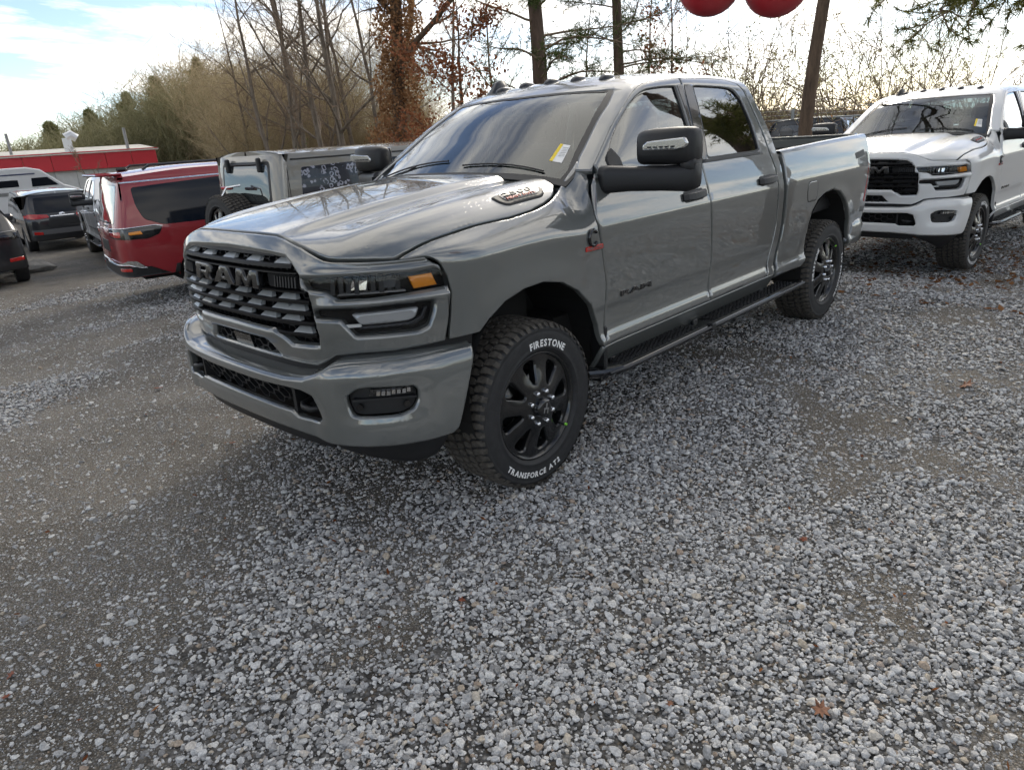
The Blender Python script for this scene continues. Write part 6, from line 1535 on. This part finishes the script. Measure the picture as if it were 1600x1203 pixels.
# ---- black car cut by the left edge of the picture
def black_car():
    root = empty('black_car', (-.24, -13.5, float(gz(-.1, -13.5)) - .01), R(-97)); root.scale = (1, 1, 1.16); W = Wrap([(0, 0), (-.02, .45), (-.08, .72), (-.22, .88), (-.42, .92), (-2.0, .94), (-4.5, .88)], [(.2, -.06), (.35, 0), (.65, 0), (.9, -.015), (1.0, -.05), (1.25, -.17), (1.36, -.26)], lambda z: .55 * max(0, z - .85)); top = lambda q: 1.33
    vehicle_body(root, W, 5.0, .30, top, ((1.65, .38), (4.35, .38)), BLACKP, 0, 0, 0); roof_cap(root, W, top, 4.0, .05, M_SKYROOF)  # body is black all over; the roof's sky reflection is put into its colour
    W.lay('rear_window', rounded([(-.60, .99), (.60, .99), (.50, 1.28), (-.50, 1.28)], .05), M_DGL, root)
    for s in (1, -1):
        W.lay('side_window', rounded([(s * 1.5, 1.0), (s * 1.6, 1.24), (s * 2.8, 1.28), (s * 3.4, 1.0)], .05), M_DGL, root); lp = W.lay('tail_lamp', rounded([(s * .1, .80), (s * .1, .90), (s * 1.0, .92), (s * 1.15, .86), (s * 1.0, .80)], .03), M_BG, root, .01); W.lay('bumper_reflector', rounded([(s * .62, .43), (s * .62, .49), (s * .92, .50), (s * .92, .44)], .01), M_RED, root, .012)
        m = MB(); m.box((2.95, -s * 1.02, 1.03), (.12, .20, .13), bev=.04); m.tube([(2.95, -s * .86, 1.0), (2.95, -s * .96, 1.01)], .025, 6); m.build('wing_mirror', BLACKP, root)
        W.lay('tail_trim', [(s * .05, .915), (s * .05, .93), (s * 1.05, .945), (s * 1.05, .93)], M_STEEL, root, .012)
    m = MB(); m.box((2.3, 0, .42), (4.0, 1.4, .3)); m.build('underbody', M_UNDER, root)
    for x in (.95, 3.65):
        for y in (.92, -.92): wheel_simple(root, x, y, .34, .23)
    tag(root, 'low black car cut off by the left edge of the picture', 'car', 'cars parked left of the grey pickup')
black_car()
# ---- white camper van far left
def camper():
    x, y = -3.0, -39.0; root = empty('white_camper_van', (x, y, float(gz(x, y)) - .05), R(-176)); root.scale = (1, 1, .9); 
    prof = [(0, .45), (0, 2.55), (.15, 2.72), (4.4, 2.78), (5.0, 2.62), (5.9, 1.75), (6.6, 1.45), (6.75, 1.0), (6.75, .45)]
    m = MB(); m.prism(prof, lambda a, b, t: (a, t, b), -1.0, 1.0); o = m.build('body', M_VANW, root); bv = o.modifiers.new('bevel', 'BEVEL'); bv.width = .08; bv.segments = 2
    for s in (1, -1):
        for x0, x1, z0, z1 in ((.5, 1.5, 1.75, 2.15), (2.0, 2.5, 1.6, 2.2), (2.9, 3.9, 1.8, 2.15)): m = MB(); m.box(((x0 + x1) / 2, s * 1.004, (z0 + z1) / 2), (x1 - x0, .02, z1 - z0), bev=.008); m.build('side_window', M_DGL, root)
        m = MB(); m.prism([(4.45, 1.75), (4.5, 2.2), (5.2, 2.2), (5.65, 1.75)], lambda a, b, t: (a, s * t, b), .99, 1.012); m.build('cab_window', M_DGL, root)
        m = MB(); m.box((2.4, s * 1.006, 2.42), (4.6, .014, .07)); m.build('stripe', M_BLUE, root); m = MB(); m.box((2.6, s * 1.006, 1.45), (5.0, .014, .18)); m.build('stripe', M_STEEL, root)
        for xx in (1.4, 5.6): wheel_simple(root, xx, s * .98, .36, .24)
    m = MB(); m.box((2.2, 0, 2.88), (1.1, .8, .2), bev=.05); m.build('roof_unit', M_VANW, root)
    tag(root, 'white camper van with dark windows in front of the building', 'van')
M_VANW = mat('van_white', (.62, .63, .64), .35, coat=.5)
camper()
# ---- building
def building():
    cx, cy = at_az(-104.5, 54); d = R(-14); cx += 8.4; cy -= 2.1; root = empty('metal_building', (cx, cy, float(gz(cx, cy)) - .2), d)
    Lh, dp, hw, hf = 30, 18, 2.35, 3.25
    m = MB(); m.box((0, -dp / 2, hw / 2), (Lh, dp, hw)); m.build('wall_core', M_WALLB, root)
    w0 = MB(); w0.box((0, 0, 0), (1.18, .05, hw - .02), bev=.012); pan = w0.build('wall_panel', M_WALLW, root); f0 = MB(); f0.box((0, 0, 0), (1.48, .06, hf - hw + .1), bev=.012); fas_ = f0.build('fascia_panel', M_REDF, root)
    for k in range(25): (pan if k == 0 else again(pan, 'wall_panel', root)).location = (-Lh / 2 + .6 + 1.2 * k, .03, hw / 2)
    for k in range(20): (fas_ if k == 0 else again(fas_, 'fascia_panel', root)).location = (-Lh / 2 + .75 + 1.5 * k, .35, (hf + hw) / 2)
    m = MB(); m.box((0, .37, hf + .06), (Lh + .3, .12, .16)); m.build('gutter', M_REDF, root)
    m = MB(); m.prism([(.45, hf), (.45, hf + .08), (-dp / 2, hf + .55), (-dp, hf + .1), (-dp, hf)], lambda a, b, t: (t, a, b), -Lh / 2 - .2, Lh / 2 + .2); rf = m.build('roof', M_ROOFB, root)
    for x, y, h, r in ((-13.6, -1.6, 1.5, .10), (-7.0, -2.5, 1.5, .09)): m = MB(); m.tube([(x, y, hf + .1), (x, y, hf + h)], r, 10); m.build('vent_pipe', M_STEEL, rf)
    m = MB(); m.box((-10.2, -2.2, hf + .6), (.5, .5, .9)); m.tube([(-10.2, -2.2, hf + 1.05), (-10.5, -2.2, hf + 1.22), (-10.8, -2.2, hf + 1.0)], [.30, .30, .26], 12); m.build('exhaust_hood', M_ALU, rf); m = MB(); m.tube([(-6.2, -2.5, hf + .3), (-6.2, -2.5, hf + .55), (-6.0, -2.5, hf + .7)], .22, 10); m.build('exhaust_hood', M_ALU, rf)
    tag(root, 'low white metal building with a red fascia along its eaves', 'building')
M_WALLB = mat('wall_core', (.4, .4, .38), .7); M_WALLW = mat('wall_white', (.58, .58, .55), .55, var=(3, .08)); M_REDF = mat('fascia_red', (.50, .025, .035), .5, var=(.7, .12)); M_ROOFB = mat('roof_metal', (.52, .49, .42), .6, var=(.5, .1)); M_ALU = mat('aluminium', (.62, .63, .64), .35, .7)
building()
# ---- chain-link fence behind the bed
def fence():
    a = at_az(-149, 19.5); b = at_az(-163, 17.2); A = Vector((a[0], a[1], 0)); B_ = Vector((b[0], b[1], 0)); root = empty('chain_link_fence', (a[0], a[1], 0)); D = B_ - A; L_ = D.length; D.normalize(); zt = 1.62
    g = lambda t: float(gz(A.x + D.x * t, A.y + D.y * t)); pos = lambda t, z: (D.x * t, D.y * t, z)
    n = 3
    for k in range(n + 1):
        t = L_ * k / n; m = MB(); m.tube([pos(t, g(t) - .2), pos(t, zt + .22)], .04, 8); m.build('post', M_GALV, root)
    m = MB(); m.tube([pos(0, zt), pos(L_, zt)], .022, 6); m.build('top_rail', M_GALV, root)
    m = MB(); 
    for k in range(int(L_ / .11)):
        t = k * .11
        for s in (1, -1):
            t1 = t + s * 1.9
            if 0 <= t1 <= L_: m.tube([pos(t, zt - .02), pos(t1, zt - 1.92)], .0026, 3, False)
    o = m.build('wire_mesh', M_GALV, root); o['kind'] = 'stuff'
    m = MB()
    for z in (zt + .1, zt + .2): m.tube([pos(0, z), pos(L_, z)], .004, 4)
    m.build('top_wire', M_GALV, root); tag(root, 'galvanised chain-link fence beside the reddish trunk', 'fence')
M_GALV = mat('galvanised', (.32, .33, .33), .45, .6)
fence()
# ---- two red balloons overhead
def balloon(az, el, d, lab):
    x, y = at_az(az, d); z = CAM_POS[2] + d * math.tan(R(el)); root = empty('balloon', (x, y, z)); m = MB(); n = 24; prof = []
    for k in range(17):
        t = math.pi * k / 16; rr = .104 * math.sin(t) * (1 + .05 * math.cos(t)); prof.append((max(.0005, rr), -.110 * math.cos(t)))
    m.lathe(prof, n, lambda a, b, h: (a, b, h + .110)); m.build('skin', M_BALL, root); m = MB(); m.lathe([(.003, .0), (.008, -.012), (.016, -.026), (.010, -.028)], 12, lambda a, b, h: (a, b, h)); m.build('knot', M_BALL, root) if False else None
    m = MB(); m.tube([(0, 0, .22), (.01, 0, .4), (0, .01, 1.2), (.02, 0, 2.2)], .003, 4); m.build('cord', M_BP, root)
    tag(root, lab, 'balloon', 'red balls hung over the lot'); return root
M_BALL = mat('balloon_red', (.42, .02, .03), .35, coat=.3)
balloon(-151.9, 7.0, 2.65, 'left of the two red balls hanging in at the top of the picture'); balloon(-156.35, 6.5, 2.65, 'right of the two red balls hanging in at the top of the picture')
# ---- broken rock under the black SUV, fallen leaves
def rock():
    x, y = -1.75, -15.9; r = np.random.default_rng(4); bm = bmesh.new()
    d = r.normal(size=(40, 3)); d /= np.linalg.norm(d, axis=1)[:, None]; d *= (.48, .30, .20); d *= r.uniform(.75, 1.1, (40, 1))
    for p_ in d: bm.verts.new(p_)
    bmesh.ops.convex_hull(bm, input=bm.verts); me = bpy.data.meshes.new('rock'); bm.to_mesh(me); bm.free(); me.materials.append(mat('rock_grey', (.26, .25, .23), .9, var=(6, .3))); o = bpy.data.objects.new('rock', me); COL.objects.link(o); o.location = (x, y, float(gz(x, y)) + .10); tag(o, 'pale broken rock on the ground behind the black SUV', 'rock')
rock()
def leaf_ob(x, y, s, rz, lab, m, z=None):
    r = np.random.default_rng(int(abs(x * 1000 + y * 77))); pts = []
    for k in range(14):
        a = 2 * math.pi * k / 14; rr = (1.0 if k % 2 == 0 else .55) * (1 if 1 < k < 13 else .8); pts.append((rr * math.cos(a), rr * math.sin(a) * .72))
    V = [(0, 0, .12)] + [(a, b, .10 * math.sin(3 * a + b) + r.uniform(0, .25) * (a * a)) for a, b in pts]; k0 = len(V); V += [(a, b, c - .03) for a, b, c in V]
    n = 14; F_ = [(0, 1 + k, 1 + (k + 1) % n) for k in range(n)] + [(k0, k0 + 1 + (k + 1) % n, k0 + 1 + k) for k in range(n)] + [(1 + k, k0 + 1 + k, k0 + 1 + (k + 1) % n, 1 + (k + 1) % n) for k in range(n)]
    o = mesh_ob('fallen_leaf', [(a * s, b * s, c * s) for a, b, c in V], F_, m); o.location = (x, y, float(gz(x, y)) + .016 if z is None else z); o.rotation_euler = (r.normal(0, .2), r.normal(0, .2), rz); tag(o, lab, 'leaf', 'fallen leaves'); return o
M_LF = mat('leaf_dead', (.17, .075, .04), .7, var=(60, .4)); M_LFR = mat('leaf_red', (.20, .06, .03), .7, var=(60, .4))
for x, y, s, rz, lab, m in ((.62, 2.59, .040, .5, 'curled brown leaf on the gravel at the lower right', M_LF), (2.21, .39, .026, 1.5, 'reddish leaf on the dirt at the lower left edge', M_LFR), (2.25, .50, .018, .2, 'smaller reddish scrap just below the leaf at the lower left edge', M_LFR), (.88, 2.23, .018, 2.4, 'small tan leaf on the gravel near the bottom, right of centre', M_LF), (-2.57, 2.32, .07, .1, 'long brown leaf on the gravel at the far right', M_LF), (.51, -2.71, .05, .9, 'orange-brown leaf on the dirt left of the bumper', M_LFR), (.75, -.91, .028, .4, 'small leaf on the dirt below the bumper', M_LFR), (.93, 1.35, .022, 1.1, 'small red leaf scrap in front of the front tyre', M_LFR), (-.25, 2.2, .022, 2.0, 'small orange leaf on gravel right of the front tyre', M_LFR)): leaf_ob(x, y, s, rz, lab, m)
def litter():
    r = np.random.default_rng(8); n = 5200; x = r.uniform(-11, -4.6, n); y = r.uniform(-3.2, 5.5, n); keep = fbm(x * .9 + 11, y * .9, 3) + .25 * ss(-5.5, -7.5, x) > .56 + r.normal(0, .1, n); x = x[keep]; y = y[keep]; n = len(x); P = np.stack([x, y, gz(x, y) + .018], 1); a = np.stack([r.normal(size=n), r.normal(size=n), r.normal(0, .25, n)], 1); a /= np.linalg.norm(a, axis=1)[:, None]; b = np.stack([-a[:, 1], a[:, 0], r.normal(0, .25, n)], 1); s = r.uniform(.015, .05, (n, 1))
    V = np.stack([P - a * s, P + b * s * .6, P + a * s, P - b * s * .6], 1).reshape(-1, 3); me = np_mesh('leaf_litter', V, np.arange(4 * n).reshape(n, 4), leaf_mat('litter', (.09, .04, .02), (.22, .11, .05), .2)); o = bpy.data.objects.new('leaf_litter', me); COL.objects.link(o); tag(o, 'brown leaf litter strewn round the white pickup', 'leaves', kind='stuff')
litter()
def scraps():
    r = np.random.default_rng(18); n = 420; x = r.uniform(-3.6, 2.5, n); y = r.uniform(-4, 3.1, n); P = np.stack([x, y, gz(x, y) + .016], 1); a = np.stack([r.normal(size=n), r.normal(size=n), r.normal(0, .3, n)], 1); a /= np.linalg.norm(a, axis=1)[:, None]; b = np.stack([-a[:, 1], a[:, 0], r.normal(0, .3, n)], 1); s = r.uniform(.006, .018, (n, 1)); w = r.uniform(.12, .6, (n, 1))
    V = np.stack([P - a * s, P + b * s * w, P + a * s, P - b * s * w], 1).reshape(-1, 3); me = np_mesh('leaf_scraps', V, np.arange(4 * n).reshape(n, 4), leaf_mat('scrap', (.12, .04, .018), (.26, .12, .05), .15)); o = bpy.data.objects.new('leaf_scraps', me); COL.objects.link(o); tag(o, 'tiny reddish scraps of leaf and needle among the stones', 'leaves', kind='stuff')
scraps()
